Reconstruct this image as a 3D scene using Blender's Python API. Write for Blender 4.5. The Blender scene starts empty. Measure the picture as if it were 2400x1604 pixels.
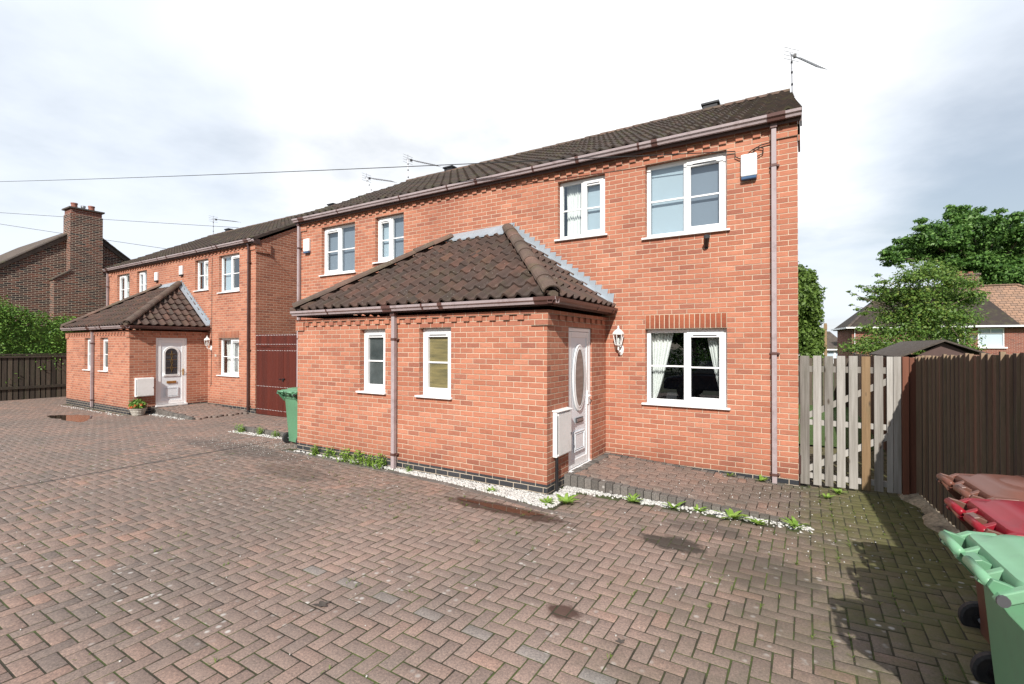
import bpy, math, random
import numpy as np
from mathutils import Vector, Matrix
R = random.Random(7)
NP = np.random.RandomState(11)
S = bpy.context.scene
C = S.collection

# ------------------------------------------------------------------ materials
def newmat(name):
    m = bpy.data.materials.new(name); m.use_nodes = True
    nt = m.node_tree
    b = nt.nodes['Principled BSDF']
    return m, nt, b

class N:
    """tiny node helper"""
    def __init__(s, nt): s.nt = nt
    def new(s, t, **k):
        n = s.nt.nodes.new(t)
        for a, v in k.items(): setattr(n, a, v)
        return n
    def link(s, a, b): s.nt.links.new(a, b)
    def val(s, n, i, v):
        if hasattr(v, 'is_linked') or hasattr(v, 'links'): s.link(v, n.inputs[i])
        else: n.inputs[i].default_value = v
    def m(s, op, a, b=0.0, c=0.0):
        n = s.new('ShaderNodeMath', operation=op)
        s.val(n, 0, a); s.val(n, 1, b)
        if op in ('MULTIPLY_ADD', 'SMOOTH_MIN', 'COMPARE', 'WRAP'): s.val(n, 2, c)
        return n.outputs[0]
    def noise(s, scale, detail=4, vec=None, rough=.55, out='Fac'):
        n = s.new('ShaderNodeTexNoise'); n.inputs['Scale'].default_value = scale
        n.inputs['Detail'].default_value = detail; n.inputs['Roughness'].default_value = rough
        if vec is not None: s.link(vec, n.inputs['Vector'])
        return n.outputs[out]
    def ramp(s, fac, stops, interp='LINEAR'):
        n = s.new('ShaderNodeValToRGB'); cr = n.color_ramp; cr.interpolation = interp
        while len(cr.elements) < len(stops): cr.elements.new(.5)
        for e, (p, c) in zip(cr.elements, stops):
            e.position = p; e.color = (*c, 1) if len(c) == 3 else c
        s.link(fac, n.inputs[0]); return n.outputs[0]
    def mix(s, fac, a, b, mode='MIX'):
        n = s.new('ShaderNodeMix', data_type='RGBA', blend_type=mode)
        s.val(n, 0, fac)
        for i, v in ((6, a), (7, b)):
            if isinstance(v, tuple): n.inputs[i].default_value = (*v, 1) if len(v) == 3 else v
            else: s.link(v, n.inputs[i])
        return n.outputs[2]
    def maprange(s, v, a, b, c=0., d=1., smooth=False):
        n = s.new('ShaderNodeMapRange')
        if smooth: n.interpolation_type = 'SMOOTHSTEP'
        s.link(v, n.inputs[0])
        for i, x in enumerate((a, b, c, d)): n.inputs[i + 1].default_value = x
        return n.outputs[0]
    def bump(s, h, strength, dist, bsdf):
        n = s.new('ShaderNodeBump'); n.inputs['Strength'].default_value = strength
        n.inputs['Distance'].default_value = dist
        s.link(h, n.inputs['Height']); s.link(n.outputs[0], bsdf.inputs['Normal'])
    def obj(s): return s.new('ShaderNodeTexCoord').outputs['Object']
    def uv(s): return s.new('ShaderNodeTexCoord').outputs['UV']
    def scalevec(s, v, sc):
        n = s.new('ShaderNodeMapping'); s.link(v, n.inputs[0]); n.inputs['Scale'].default_value = sc
        return n.outputs[0]

def plain(name, col, rough=.5, metal=0., var=.12, vscale=6., bump=0., spec=.5, dirt=None):
    m, nt, b = newmat(name); h = N(nt)
    o = h.obj()
    f = h.noise(vscale, 5, o)
    lo = tuple(c * (1 - var) for c in col); hi = tuple(min(1, c * (1 + var)) for c in col)
    c = h.ramp(f, [(.3, lo), (.7, hi)])
    if dirt:
        d = h.maprange(h.noise(dirt[1], 6, o, .7), .5, .72, 0, dirt[2])
        c = h.mix(d, c, dirt[0])
    h.link(c, b.inputs['Base Color'])
    b.inputs['Roughness'].default_value = rough; b.inputs['Metallic'].default_value = metal
    b.inputs['Specular IOR Level'].default_value = spec
    if bump: h.bump(h.noise(vscale * 12, 4, o), bump, .01, b)
    return m

def brick(name, cols, mortar, bw=.225, bh=.075, mo=.011, soldier=False, rough=.85, patch=.35, white=0.0, depth=.006, dark=(.16,.055,.04)):
    m, nt, b = newmat(name); h = N(nt)
    uv = h.uv(); sep = h.new('ShaderNodeSeparateXYZ'); h.link(uv, sep.inputs[0])
    wob = h.noise(9, 3, uv, out='Color'); ws = h.new('ShaderNodeSeparateColor'); h.link(wob, ws.inputs[0])
    fine = h.noise(55, 3, uv)
    u = h.m('ADD', sep.outputs[0], h.m('MULTIPLY', h.m('SUBTRACT', ws.outputs[0], .5), .007))
    v = h.m('ADD', sep.outputs[1], h.m('MULTIPLY', h.m('SUBTRACT', ws.outputs[1], .5), .007))
    vr = h.m('DIVIDE', v, bh); row = h.m('FLOOR', vr)
    off = 0. if soldier else h.m('MULTIPLY', h.m('FLOORED_MODULO', row, 2), .5)
    ur = h.m('ADD', h.m('DIVIDE', u, bw), off); cell = h.m('FLOOR', ur)
    fu = h.m('MULTIPLY', h.m('FRACT', ur), bw); fv = h.m('MULTIPLY', h.m('FRACT', vr), bh)
    d = h.m('MINIMUM', h.m('MINIMUM', fu, h.m('SUBTRACT', bw, fu)), h.m('MINIMUM', fv, h.m('SUBTRACT', bh, fv)))
    d = h.m('ADD', d, h.m('MULTIPLY', h.m('SUBTRACT', fine, .5), .0045))
    mask = h.maprange(d, mo * .5 - .0015, mo * .5 + .0015, 0, 1)
    cv = h.new('ShaderNodeCombineXYZ'); h.link(cell, cv.inputs[0]); h.link(row, cv.inputs[1])
    wn = h.new('ShaderNodeTexWhiteNoise', noise_dimensions='3D'); h.link(cv.outputs[0], wn.inputs[0])
    n = len(cols)
    col = h.ramp(wn.outputs['Value'], [(i / max(1, n - 1), c) for i, c in enumerate(cols)])
    big = h.m('MULTIPLY', h.maprange(h.noise(.7, 4, uv), .40, .7, 0, patch), h.maprange(sep.outputs[1], .8, 3.2, .45, 1.25))
    col = h.mix(big, col, dark)
    damp = h.m('MULTIPLY', h.maprange(h.m('ADD', sep.outputs[1], h.m('MULTIPLY', h.noise(2.3, 5, uv, .7), .5)), .22, .62, .55, 0), 1.)
    col = h.mix(damp, col, tuple(c * .55 for c in dark))
    streak = h.maprange(h.noise(22, 5, h.scalevec(uv, (.6, 2.2, 1)), .7), .3, .75, .82, 1.14)
    sc = h.new('ShaderNodeCombineColor')
    for i in range(3): h.link(streak, sc.inputs[i])
    col = h.mix(1., col, sc.outputs[0], 'MULTIPLY')
    if white:
        w = h.maprange(h.noise(1.9, 6, uv, .75), .68, .75, 0, white)
        col = h.mix(w, col, (.62, .56, .5))
    mcol = h.mix(h.maprange(h.noise(1.3, 5, uv), .35, .75), mortar, tuple(c * .6 for c in mortar))
    c = h.mix(mask, mcol, col)
    h.link(c, b.inputs['Base Color']); b.inputs['Roughness'].default_value = rough
    b.inputs['Specular IOR Level'].default_value = .25
    hh = h.m('ADD', h.maprange(d, mo * .35, mo * .5 + .004, 0, 1, True), h.m('MULTIPLY', fine, .25))
    h.bump(hh, .9, depth, b)
    return m

M = {}
M['brick'] = brick('brick_orange', [(.36,.135,.082), (.44,.172,.105), (.48,.195,.12), (.41,.157,.095), (.51,.22,.138), (.31,.12,.08), (.46,.182,.11)], (.62,.47,.35), mo=.009, white=.5, patch=.45, dark=(.23,.075,.05))
M['dent'] = brick('brick_orange_block', [(.36,.10,.05), (.46,.14,.07)], (.46,.14,.07), bw=.9, bh=.9, mo=.001, patch=.2, depth=.002)
M['soldier'] = brick('brick_soldier', [(.33,.09,.045), (.42,.125,.062), (.48,.15,.075)], (.60,.47,.35), bw=.075, bh=.225, soldier=True, patch=.2)
M['dpc'] = brick('brick_blue_plinth', [(.042,.048,.058), (.065,.070,.080), (.085,.088,.096)], (.45,.38,.30), rough=.5, patch=.3, dark=(.03,.03,.034))
M['brick_old'] = brick('brick_dark_multi', [(.045,.026,.024), (.13,.05,.038), (.18,.068,.046), (.09,.038,.03), (.022,.02,.024), (.22,.078,.05), (.16,.058,.042), (.03,.024,.026)], (.50,.43,.34), mo=.013, patch=.3, dark=(.035,.028,.028))
M['brick_far'] = brick('brick_red_far', [(.20,.065,.045), (.27,.088,.058), (.15,.05,.04)], (.40,.34,.28), patch=.3)

def roofmat(name, a, bcol, lichen=.5, moss=.2):
    m, nt, b = newmat(name); h = N(nt); o = h.obj()
    at = h.new('ShaderNodeAttribute', attribute_name='rnd')
    c = h.ramp(at.outputs['Fac'], [(0, a), (.75, tuple((x + y) / 2 for x, y in zip(a, bcol))), (1, bcol)])
    c = h.mix(h.maprange(h.noise(2.2, 6, o, .65), .4, .7, 0, .65), c, (.035, .028, .024))
    mo_ = h.maprange(h.noise(3.1, 7, o, .7), .5, .68, 0, moss)
    c = h.mix(mo_, c, (.10, .105, .04))
    vo = h.new('ShaderNodeTexVoronoi'); vo.inputs['Scale'].default_value = 26; h.link(o, vo.inputs['Vector'])
    sp = h.m('MULTIPLY', h.maprange(vo.outputs['Distance'], .12, .2, 1, 0), h.maprange(h.noise(5, 3, o), .55, .62, 0, lichen))
    c = h.mix(sp, c, (.42, .41, .36))
    h.link(c, b.inputs['Base Color']); b.inputs['Roughness'].default_value = .85
    b.inputs['Specular IOR Level'].default_value = .3
    h.bump(h.noise(70, 4, o), .5, .006, b)
    return m
M['tile'] = roofmat('concrete_tile_brown', (.066,.047,.04), (.135,.068,.05), moss=.15)
M['tile_dark'] = roofmat('concrete_tile_dark', (.05,.039,.034), (.085,.054,.043), moss=.4)
M['tile_ridge'] = roofmat('ridge_tile', (.115,.082,.066), (.16,.095,.072), lichen=.7, moss=.3)
M['tile_tan'] = brick('tan_plain_tile', [(.27,.165,.11), (.33,.20,.135), (.23,.15,.11)], (.10,.07,.05), bw=.3, bh=.17, mo=.03, patch=.3, dark=(.18,.13,.10))
M['tile_grey'] = roofmat('grey_plain_tile', (.085,.07,.063), (.115,.085,.07), lichen=.2, moss=.4)
M['tile_black'] = roofmat('blackened_plain_tile', (.030,.026,.024), (.05,.036,.03), lichen=.1, moss=.35)
M['lead'] = plain('lead_sheet', (.33,.37,.41), .45, .3, .08, 5, 0, dirt=((.5,.52,.54), 3, .4))
M['gutter'] = plain('faded_brown_upvc', (.37,.305,.31), .27, 0, .1, 3, dirt=((.14,.09,.085), 6, .6))
M['gutter_dark'] = plain('brown_upvc', (.105,.052,.045), .35, 0, .12, 4)
M['pipe_dark'] = plain('dark_brown_upvc', (.065,.034,.03), .32, 0, .12, 4)
M['soffit'] = plain('brown_fascia', (.07,.036,.03), .55)
M['upvc'] = plain('white_upvc', (.80,.80,.80), .28, 0, .03, 3)
M['upvc_door'] = plain('white_door_skin', (.74,.78,.82), .32, 0, .03, 3)
M['white_box'] = plain('white_plastic', (.78,.78,.77), .45, 0, .04, 3, dirt=((.5,.48,.44), 5, .35))
M['slot'] = plain('dark_slot', (.06,.06,.065), .6)
M['blue'] = plain('blue_lens', (.05,.10,.19), .25)
M['black'] = plain('black_plastic', (.014,.014,.016), .4, dirt=((.06,.055,.05), 8, .5))
M['rubber'] = plain('tyre_rubber', (.018,.018,.02), .75, dirt=((.08,.07,.06), 9, .5))
M['brass'] = plain('brass', (.55,.36,.13), .3, .9)
M['steel'] = plain('weathered_steel', (.30,.31,.33), .45, .7)
M['alu'] = plain('aerial_aluminium', (.35,.35,.37), .45, .6)
M['curtain'] = plain('white_curtain', (.78,.78,.76), .9, 0, .05, 2)
M['blind'] = plain('pale_blue_blind', (.42,.50,.56), .8, 0, .05, .8)  # sheet colour stands in for sky reflected in the upper panes
M['net'] = plain('grey_blue_blind', (.20,.235,.285), .8, 0, .06, .6)  # greyer sheet, imitates a dimmer sky reflection by its colour
M['blind_y'] = plain('yellow_blind', (.42,.34,.12), .8, 0, .12, 1.2)
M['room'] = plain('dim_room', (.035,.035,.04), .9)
M['concrete'] = plain('pebbly_concrete', (.50,.41,.29), .9, 0, .4, 34, 1.0, dirt=((.05,.045,.035), 3, .85))
M['bin_green'] = plain('green_bin_plastic', (.105,.25,.14), .42, 0, .1, 2.2, dirt=((.10,.16,.11), 5, .5))
M['bin_green2'] = plain('green_bin_lid_plastic', (.17,.35,.21), .38, 0, .12, 3, dirt=((.13,.20,.15), 4, .6), spec=.28)
M['bin_brown'] = plain('brown_bin_plastic', (.12,.05,.034), .42, 0, .1, 2.5, dirt=((.09,.05,.04), 5, .5))
M['bin_brown2'] = plain('brown_bin_lid_plastic', (.15,.06,.042), .36, 0, .1, 3, dirt=((.10,.055,.04), 4, .5), spec=.28)
M['bin_red'] = plain('burgundy_bin_lid_plastic', (.24,.008,.018), .36, 0, .1, 3, dirt=((.15,.02,.03), 5, .5), spec=.28)
M['darkwood'] = None
M['basket'] = plain('grey_wicker_pot', (.42,.39,.34), .8, 0, .3, 30, .6)
M['paint_red'] = None
M['pot'] = plain('terracotta', (.26,.10,.07), .8, 0, .2, 8)
M['stone'] = plain('white_stone_chip', (.50,.49,.465), .75, 0, .18, 14)
M['cable'] = plain('black_cable', (.02,.02,.02), .5)
M['car'] = plain('dark_blue_car_paint', (.008,.012,.03), .12, .2)
M['carglass'] = plain('dark_car_glass', (.01,.012,.014), .05)

def wood(name, cols, knots=True, rough=.8, green=.3, sx=34, rw=.4):
    m, nt, b = newmat(name); h = N(nt); o = h.obj()
    at = h.new('ShaderNodeAttribute', attribute_name='rnd')
    g = h.noise(1.0, 6, h.scalevec(o, (sx, sx, 1.6)), .6)
    f = h.m('ADD', h.m('MULTIPLY', g, 1 - rw), h.m('MULTIPLY', at.outputs['Fac'], rw))
    c = h.ramp(f, [(.25, cols[0]), (.5, cols[1]), (.75, cols[2])])
    if knots:
        vo = h.new('ShaderNodeTexVoronoi'); vo.inputs['Scale'].default_value = 1.0
        h.link(h.scalevec(o, (7, 7, 2.6)), vo.inputs['Vector'])
        c = h.mix(h.maprange(vo.outputs['Distance'], .07, .14, .85, 0), c, (.05, .032, .02))
    gr = h.maprange(h.noise(2.5, 5, h.scalevec(o, (3, 3, .7)), .7), .5, .7, 0, green)
    c = h.mix(gr, c, (.09, .10, .05))
    h.link(c, b.inputs['Base Color']); b.inputs['Roughness'].default_value = rough
    h.bump(g, .5, .004, b)
    return m
M['oldwood'] = wood('weathered_grey_wood', [(.13,.115,.10), (.27,.25,.225), (.42,.40,.37)], green=.2)
M['tanwood'] = wood('tan_wood', [(.14,.085,.04), (.24,.155,.08), (.33,.23,.13)])
M['postwood'] = wood('red_brown_post', [(.12,.04,.022), (.17,.06,.032), (.20,.08,.045)], knots=False, green=.1)
M['fencewood'] = wood('brown_fence_wood', [(.022,.012,.008), (.125,.062,.038), (.26,.18,.115)], knots=False, green=.4, sx=50, rw=.72)
M['darkwood'] = wood('dark_fence_wood', [(.028,.021,.015), (.055,.042,.031), (.11,.085,.062)], knots=False, green=.4)
M['paint_red'] = wood('red_stained_boards', [(.062,.010,.005), (.08,.012,.006), (.098,.015,.007)], knots=False, green=0, rough=.55, sx=60)
M['felt'] = plain('roofing_felt', (.075,.062,.052), .95, 0, .35, 14, .8)
M['bark'] = plain('bark', (.13,.10,.075), .95, 0, .3, 20, .8)

def leafmat(name, cols, trans=.35):
    m, nt, b = newmat(name); h = N(nt)
    at = h.new('ShaderNodeAttribute', attribute_name='rnd')
    c = h.ramp(at.outputs['Fac'], [(i / (len(cols) - 1), x) for i, x in enumerate(cols)])
    h.link(c, b.inputs['Base Color']); b.inputs['Roughness'].default_value = .5
    b.inputs['Specular IOR Level'].default_value = .35
    tr = h.new('ShaderNodeBsdfTranslucent'); h.link(c, tr.inputs[0])
    mx = h.new('ShaderNodeMixShader'); mx.inputs[0].default_value = trans
    h.link(b.outputs[0], mx.inputs[1]); h.link(tr.outputs[0], mx.inputs[2])
    h.link(mx.outputs[0], nt.nodes['Material Output'].inputs[0])
    return m
M['leaf_maple'] = leafmat('maple_leaves', [(.035,.09,.018), (.07,.16,.03), (.115,.23,.05), (.17,.30,.07)])
M['leaf_rowan'] = leafmat('rowan_leaves', [(.065,.12,.022), (.10,.19,.035), (.15,.26,.05), (.20,.25,.05)])
M['leaf_lime'] = leafmat('lime_leaves', [(.07,.12,.022), (.115,.19,.035), (.17,.26,.055)])
M['leaf_hedge'] = leafmat('hedge_leaves', [(.05,.115,.02), (.095,.21,.032), (.17,.32,.055), (.24,.41,.085)])
M['leaf_weed'] = leafmat('weed_leaves', [(.17,.30,.045), (.26,.42,.07), (.36,.52,.12)], .45)
M['leaf_moss'] = leafmat('moss_tufts', [(.07,.12,.02), (.12,.18,.03), (.18,.24,.05)], .3)
M['petal'] = leafmat('orange_petals', [(.75,.16,.05), (.85,.28,.10), (.85,.4,.2)], .3)

def glass(name, tint=(.55,.6,.6), refl=1.0, rough=0.0):
    m, nt, b = newmat(name); h = N(nt); nt.nodes.remove(b)
    ge = h.new('ShaderNodeNewGeometry'); dt = h.new('ShaderNodeVectorMath', operation='DOT_PRODUCT')
    h.link(ge.outputs['Incoming'], dt.inputs[0]); h.link(ge.outputs['Normal'], dt.inputs[1])
    om = h.m('SUBTRACT', 1., h.m('ABSOLUTE', dt.outputs['Value']))
    frv = h.m('ADD', .11, h.m('MULTIPLY', .89, h.m('POWER', om, 4.)))
    gl = h.new('ShaderNodeBsdfGlossy'); gl.inputs['Roughness'].default_value = rough; gl.inputs[0].default_value = (.9, .95, 1, 1)
    tp = h.new('ShaderNodeBsdfTransparent'); tp.inputs[0].default_value = (*tint, 1)
    mx = h.new('ShaderNodeMixShader')
    h.link(h.m('MINIMUM', h.m('MULTIPLY', frv, refl), 1.), mx.inputs[0])
    h.link(tp.outputs[0], mx.inputs[1]); h.link(gl.outputs[0], mx.inputs[2])
    h.link(mx.outputs[0], nt.nodes['Material Output'].inputs[0])
    return m
M['glass'] = glass('window_glass', (.86,.9,.9), 1.35)
def obscure():
    m, nt, b = newmat('obscure_glass'); h = N(nt); o = h.obj()
    c = h.ramp(h.noise(2.2, 3, o), [(.35, (.03,.04,.04)), (.65, (.085,.10,.10))])
    h.link(c, b.inputs['Base Color']); b.inputs['Roughness'].default_value = .28
    h.bump(h.noise(95, 2, o), .7, .006, b)
    return m
M['obscure'] = obscure()
def ribglass(name, a, bb):
    m, nt, b = newmat(name); h = N(nt); o = h.obj()
    c = h.ramp(h.noise(1.2, 4, h.scalevec(o, (2, 2, 16))), [(.3, a), (.7, bb)])
    h.link(c, b.inputs['Base Color']); b.inputs['Roughness'].default_value = .22
    h.bump(h.noise(70, 2, o), .35, .004, b)
    return m
M['amber'] = ribglass('yellow_blind_glass', (.10,.092,.05), (.23,.19,.085))
M['doorglass'] = ribglass('textured_door_glass', (.16,.14,.125), (.26,.235,.22))
M['darkglass'] = ribglass('dark_door_glass', (.02,.022,.026), (.06,.065,.075))

def pavermat(name, kerb=False):
    m, nt, b = newmat(name); h = N(nt); o = h.obj()
    at = h.new('ShaderNodeAttribute', attribute_name='rnd')
    c = h.ramp(at.outputs['Fac'], [(0, (.15,.118,.104)), (.25, (.195,.146,.124)), (.5, (.232,.164,.137)), (.75, (.262,.172,.138)), (.9, (.30,.18,.138)), (.93, (.20,.15,.13)), (.965, (.17,.195,.195)), (1, (.18,.20,.20))])
    if kerb: c = h.ramp(at.outputs['Fac'], [(0, (.065,.065,.062)), (.5, (.11,.107,.10)), (1, (.16,.15,.14))])
    sep = h.new('ShaderNodeSeparateXYZ'); h.link(o, sep.inputs[0])
    # redder, paler middle, greyer and mossier to the sides
    n1 = h.noise(.55, 5, o, .6)
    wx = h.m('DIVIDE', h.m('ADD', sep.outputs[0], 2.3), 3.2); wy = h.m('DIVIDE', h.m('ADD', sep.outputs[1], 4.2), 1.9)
    paler_mid = h.m('ADD', h.m('SQRT', h.m('ADD', h.m('MULTIPLY', wx, wx), h.m('MULTIPLY', wy, wy))), h.m('MULTIPLY', h.noise(.9, 5, o, .65), 1.2))
    c = h.mix(h.maprange(paler_mid, 1.0, 1.9, .45, 0), c, (.33,.235,.20))
    c = h.mix(h.maprange(n1, .40, .62, 0, .6), c, (.145,.122,.108))
    c = h.mix(h.maprange(h.noise(6, 5, o, .7), .35, .7, 0, .35), c, (.115,.095,.082))
    # fine aggregate
    ag = h.noise(60, 4, o, .9)
    agc = h.ramp(ag, [(.3, (.42,.42,.42)), (.47, (.95,.95,.95)), (.6, (1.3,1.27,1.22)), (.72, (2.1,2.05,1.95))])
    c = h.mix(1., c, agc, 'MULTIPLY')
    # grime toward the right hand (damp) side and near the wall
    gr = h.m('ADD', h.maprange(sep.outputs[0], -2.6, 1.0, 0, .62), h.m('MULTIPLY', h.noise(1.7, 6, o, .7), .8))
    c = h.mix(h.maprange(gr, .62, 1.05, 0, .75), c, (.075,.07,.045))
    # moss tint far right
    ms = h.m('ADD', h.maprange(sep.outputs[0], -.6, .9, 0, .5), h.noise(3.5, 7, o, .75))
    ms = h.m('ADD', ms, h.m('MULTIPLY', h.maprange(sep.outputs[1], -3.6, -1.2, 0, .2), h.maprange(sep.outputs[0], -.9, .2, 0, 1)))
    c = h.mix(h.maprange(ms, .78, 1.12, 0, .7), c, (.095,.098,.022))
    # lichen blotches
    vo = h.new('ShaderNodeTexVoronoi'); vo.inputs['Scale'].default_value = 9.5; h.link(o, vo.inputs['Vector'])
    li = h.m('MULTIPLY', h.maprange(h.m('ADD', vo.outputs['Distance'], h.m('MULTIPLY', h.noise(60, 3, o), .16)), .2, .3, 1, 0),
             h.maprange(h.noise(1.1, 5, o, .7), .5, .6, 0, .75))
    c = h.mix(li, c, (.47,.45,.42))
    # stains with a shape of their own
    def stain(cx, cy, rx, ry, col, amt, nz=.5):
        dx = h.m('DIVIDE', h.m('SUBTRACT', sep.outputs[0], cx), rx); dy = h.m('DIVIDE', h.m('SUBTRACT', sep.outputs[1], cy), ry)
        d = h.m('SQRT', h.m('ADD', h.m('MULTIPLY', dx, dx), h.m('MULTIPLY', dy, dy)))
        d = h.m('ADD', d, h.m('MULTIPLY', h.m('SUBTRACT', h.noise(5, 5, o, .7), .5), nz * 3.2))
        return h.maprange(d, .75, 1.05, amt, 0), col
    st = [(-3.0, -2.86, .85, .17, (.055,.03,.022), .95), (-1.02, -2.82, .33, .2, (.04,.032,.026), .9), (-1.42, -4.48, .15, .11, (.06,.03,.022), .9),
          (-6.6, -3.1, .9, .3, (.075,.06,.05), .5), (-.3, -3.0, .5, .4, (.06,.052,.04), .5), (-.85, -2.25, .5, .18, (.07,.055,.048), .5),
          (-9.0, -2.6, 2.2, .35, (.07,.06,.055), .5)]
    for s_ in st:
        f, col = stain(*s_); c = h.mix(f, c, col)
    # straight dark line across the drive
    ln = h.m('ABSOLUTE', h.m('ADD', sep.outputs[0], 9.2))
    ln = h.m('ADD', ln, h.m('MULTIPLY', h.m('SUBTRACT', h.noise(3, 4, o), .5), .05))
    lf = h.m('MULTIPLY', h.maprange(ln, .03, .07, .7, 0), h.maprange(sep.outputs[1], -1.9, -1.8, 1, 0))
    c = h.mix(lf, c, (.045,.04,.038))
    h.link(c, b.inputs['Base Color']); b.inputs['Roughness'].default_value = .8
    b.inputs['Specular IOR Level'].default_value = .35
    h.bump(ag, .6, .004, b)
    return m
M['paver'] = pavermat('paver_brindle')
M['kerb'] = pavermat('kerb_block', True)
def soil():
    m, nt, b = newmat('joint_soil'); h = N(nt); o = h.obj()
    c = h.ramp(h.noise(2.6, 7, o, .75), [(.35, (.02,.017,.012)), (.48, (.04,.036,.018)), (.56, (.05,.065,.016)), (.68, (.09,.12,.022))])
    h.link(c, b.inputs['Base Color']); b.inputs['Roughness'].default_value = .95
    h.bump(h.noise(90, 4, o), .8, .01, b); return m
M['soil'] = soil()
M['grass'] = plain('lawn', (.06,.11,.025), .95, 0, .4, 30, .8)
M['asphalt'] = plain('asphalt', (.05,.05,.05), .9, 0, .25, 40, .5)
def water():
    m, nt, b = newmat('puddle_water'); h = N(nt)
    b.inputs['Base Color'].default_value = (.022,.014,.010,1); b.inputs['Roughness'].default_value = .06
    b.inputs['Specular IOR Level'].default_value = .7
    h.bump(h.noise(9, 2, h.obj()), .05, .01, b); return m
M['water'] = water()

# ------------------------------------------------------------------ mesh helpers
class MB:
    def __init__(s): s.v = []; s.f = []; s.uvf = {}; s.r = []
    def face(s, pts, rnd=None):
        i = len(s.v); s.v += [tuple(p) for p in pts]; s.f.append(tuple(range(i, i + len(pts))))
        s.r.append(R.random() if rnd is None else rnd)
    def box(s, x0, x1, y0, y1, z0, z1, rnd=None, skip=''):
        if x0 > x1: x0, x1 = x1, x0
        if y0 > y1: y0, y1 = y1, y0
        r = R.random() if rnd is None else rnd
        p = [(x, y, z) for z in (z0, z1) for y in (y0, y1) for x in (x0, x1)]
        i = len(s.v); s.v += p
        for k, q in (('b', (0, 2, 3, 1)), ('t', (4, 5, 7, 6)), ('f', (0, 1, 5, 4)), ('k', (2, 6, 7, 3)), ('l', (0, 4, 6, 2)), ('r', (1, 3, 7, 5))):
            if k in skip: continue
            s.f.append(tuple(i + a for a in q)); s.r.append(r)
    def hexa(s, p, rnd=None):
        """8 points: bottom ring 4, top ring 4 (both ccw seen from above)"""
        r = R.random() if rnd is None else rnd
        i = len(s.v); s.v += [tuple(a) for a in p]
        for q in ((3, 2, 1, 0), (4, 5, 6, 7), (0, 1, 5, 4), (1, 2, 6, 5), (2, 3, 7, 6), (3, 0, 4, 7)):
            s.f.append(tuple(i + a for a in q)); s.r.append(r)
    def bar(s, a, b, w, h, up=(0, 0, 1), rnd=None):
        a = Vector(a); b = Vector(b); d = (b - a).normalized(); u = Vector(up)
        if abs(d.dot(u)) > .95: u = Vector((1, 0, 0))
        x = d.cross(u).normalized() * (w / 2); y = x.cross(d).normalized() * (h / 2)
        s.hexa([a - x - y, a + x - y, b + x - y, b - x - y, a - x + y, a + x + y, b + x + y, b - x + y], rnd)
    def tube(s, pts, rad, n=8, caps=True, rnd=None):
        r = R.random() if rnd is None else rnd
        pts = [Vector(p) for p in pts]; rs = rad if isinstance(rad, (list, tuple)) else [rad] * len(pts)
        i0 = len(s.v); prev = None
        for k, p in enumerate(pts):
            d = (pts[min(k + 1, len(pts) - 1)] - pts[max(k - 1, 0)]).normalized()
            u = Vector((0, 0, 1)) if abs(d.z) < .9 else Vector((1, 0, 0))
            x = d.cross(u).normalized(); y = x.cross(d)
            if prev is not None and x.dot(prev) < 0: x = -x; y = -y
            prev = x
            for j in range(n):
                t = 2 * math.pi * j / n
                s.v.append(tuple(p + (x * math.cos(t) + y * math.sin(t)) * rs[k]))
        for k in range(len(pts) - 1):
            for j in range(n):
                a = i0 + k * n + j; b_ = i0 + k * n + (j + 1) % n
                s.f.append((a, b_, b_ + n, a + n)); s.r.append(r)
        if caps:
            s.f.append(tuple(i0 + j for j in range(n))[::-1]); s.r.append(r)
            s.f.append(tuple(i0 + (len(pts) - 1) * n + j for j in range(n))); s.r.append(r)
    def loft(s, rings, closed=True, caps=(True, True), rnd=None):
        r = R.random() if rnd is None else rnd
        i0 = len(s.v); n = len(rings[0])
        for g in rings: s.v += [tuple(p) for p in g]
        for k in range(len(rings) - 1):
            for j in range(n if closed else n - 1):
                a = i0 + k * n + j; b_ = i0 + k * n + (j + 1) % n
                s.f.append((a, b_, b_ + n, a + n)); s.r.append(r)
        if closed and caps[0]: s.f.append(tuple(i0 + j for j in range(n))[::-1]); s.r.append(r)
        if closed and caps[1]: s.f.append(tuple(i0 + (len(rings) - 1) * n + j for j in range(n))); s.r.append(r)
    def comps(s):
        par = list(range(len(s.v)))
        def fd_(a):
            while par[a] != a: par[a] = par[par[a]]; a = par[a]
            return a
        for f in s.f:
            r0 = fd_(f[0])
            for k in f[1:]: par[fd_(k)] = r0
        out = {}
        for i, f in enumerate(s.f): out.setdefault(fd_(f[0]), []).append(i)
        res = []
        for fs in out.values():
            m = MB(); mp = {}
            for i in fs:
                for k in s.f[i]:
                    if k not in mp: mp[k] = len(m.v); m.v.append(s.v[k])
                m.f.append(tuple(mp[k] for k in s.f[i])); m.r.append(s.r[i])
            res.append(m)
        return res
    def split(s, name, mat, parent, **k): return [m.build(name, mat, parent, **k) for m in s.comps()]
    def build(s, name, mat, parent=None, smooth=False, bevel=0., loc=(0, 0, 0)):
        me = bpy.data.meshes.new(name); me.from_pydata(s.v, [], s.f); me.update()
        uvl = me.uv_layers.new(name='UVMap')
        nl = len(me.loops); co = np.empty(len(me.vertices) * 3); me.vertices.foreach_get('co', co); co = co.reshape(-1, 3)
        li = np.empty(nl, int); me.loops.foreach_get('vertex_index', li)
        nr = np.empty(len(me.polygons) * 3); me.polygons.foreach_get('normal', nr); nr = np.abs(nr.reshape(-1, 3))
        tot = np.empty(len(me.polygons), int); me.polygons.foreach_get('loop_total', tot)
        ax = np.repeat(nr.argmax(1), tot); p = co[li]
        u = np.where(ax == 0, p[:, 1], p[:, 0]); v = np.where(ax == 2, p[:, 1], p[:, 2])
        uvl.data.foreach_set('uv', np.stack([u, v], 1).ravel())
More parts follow.
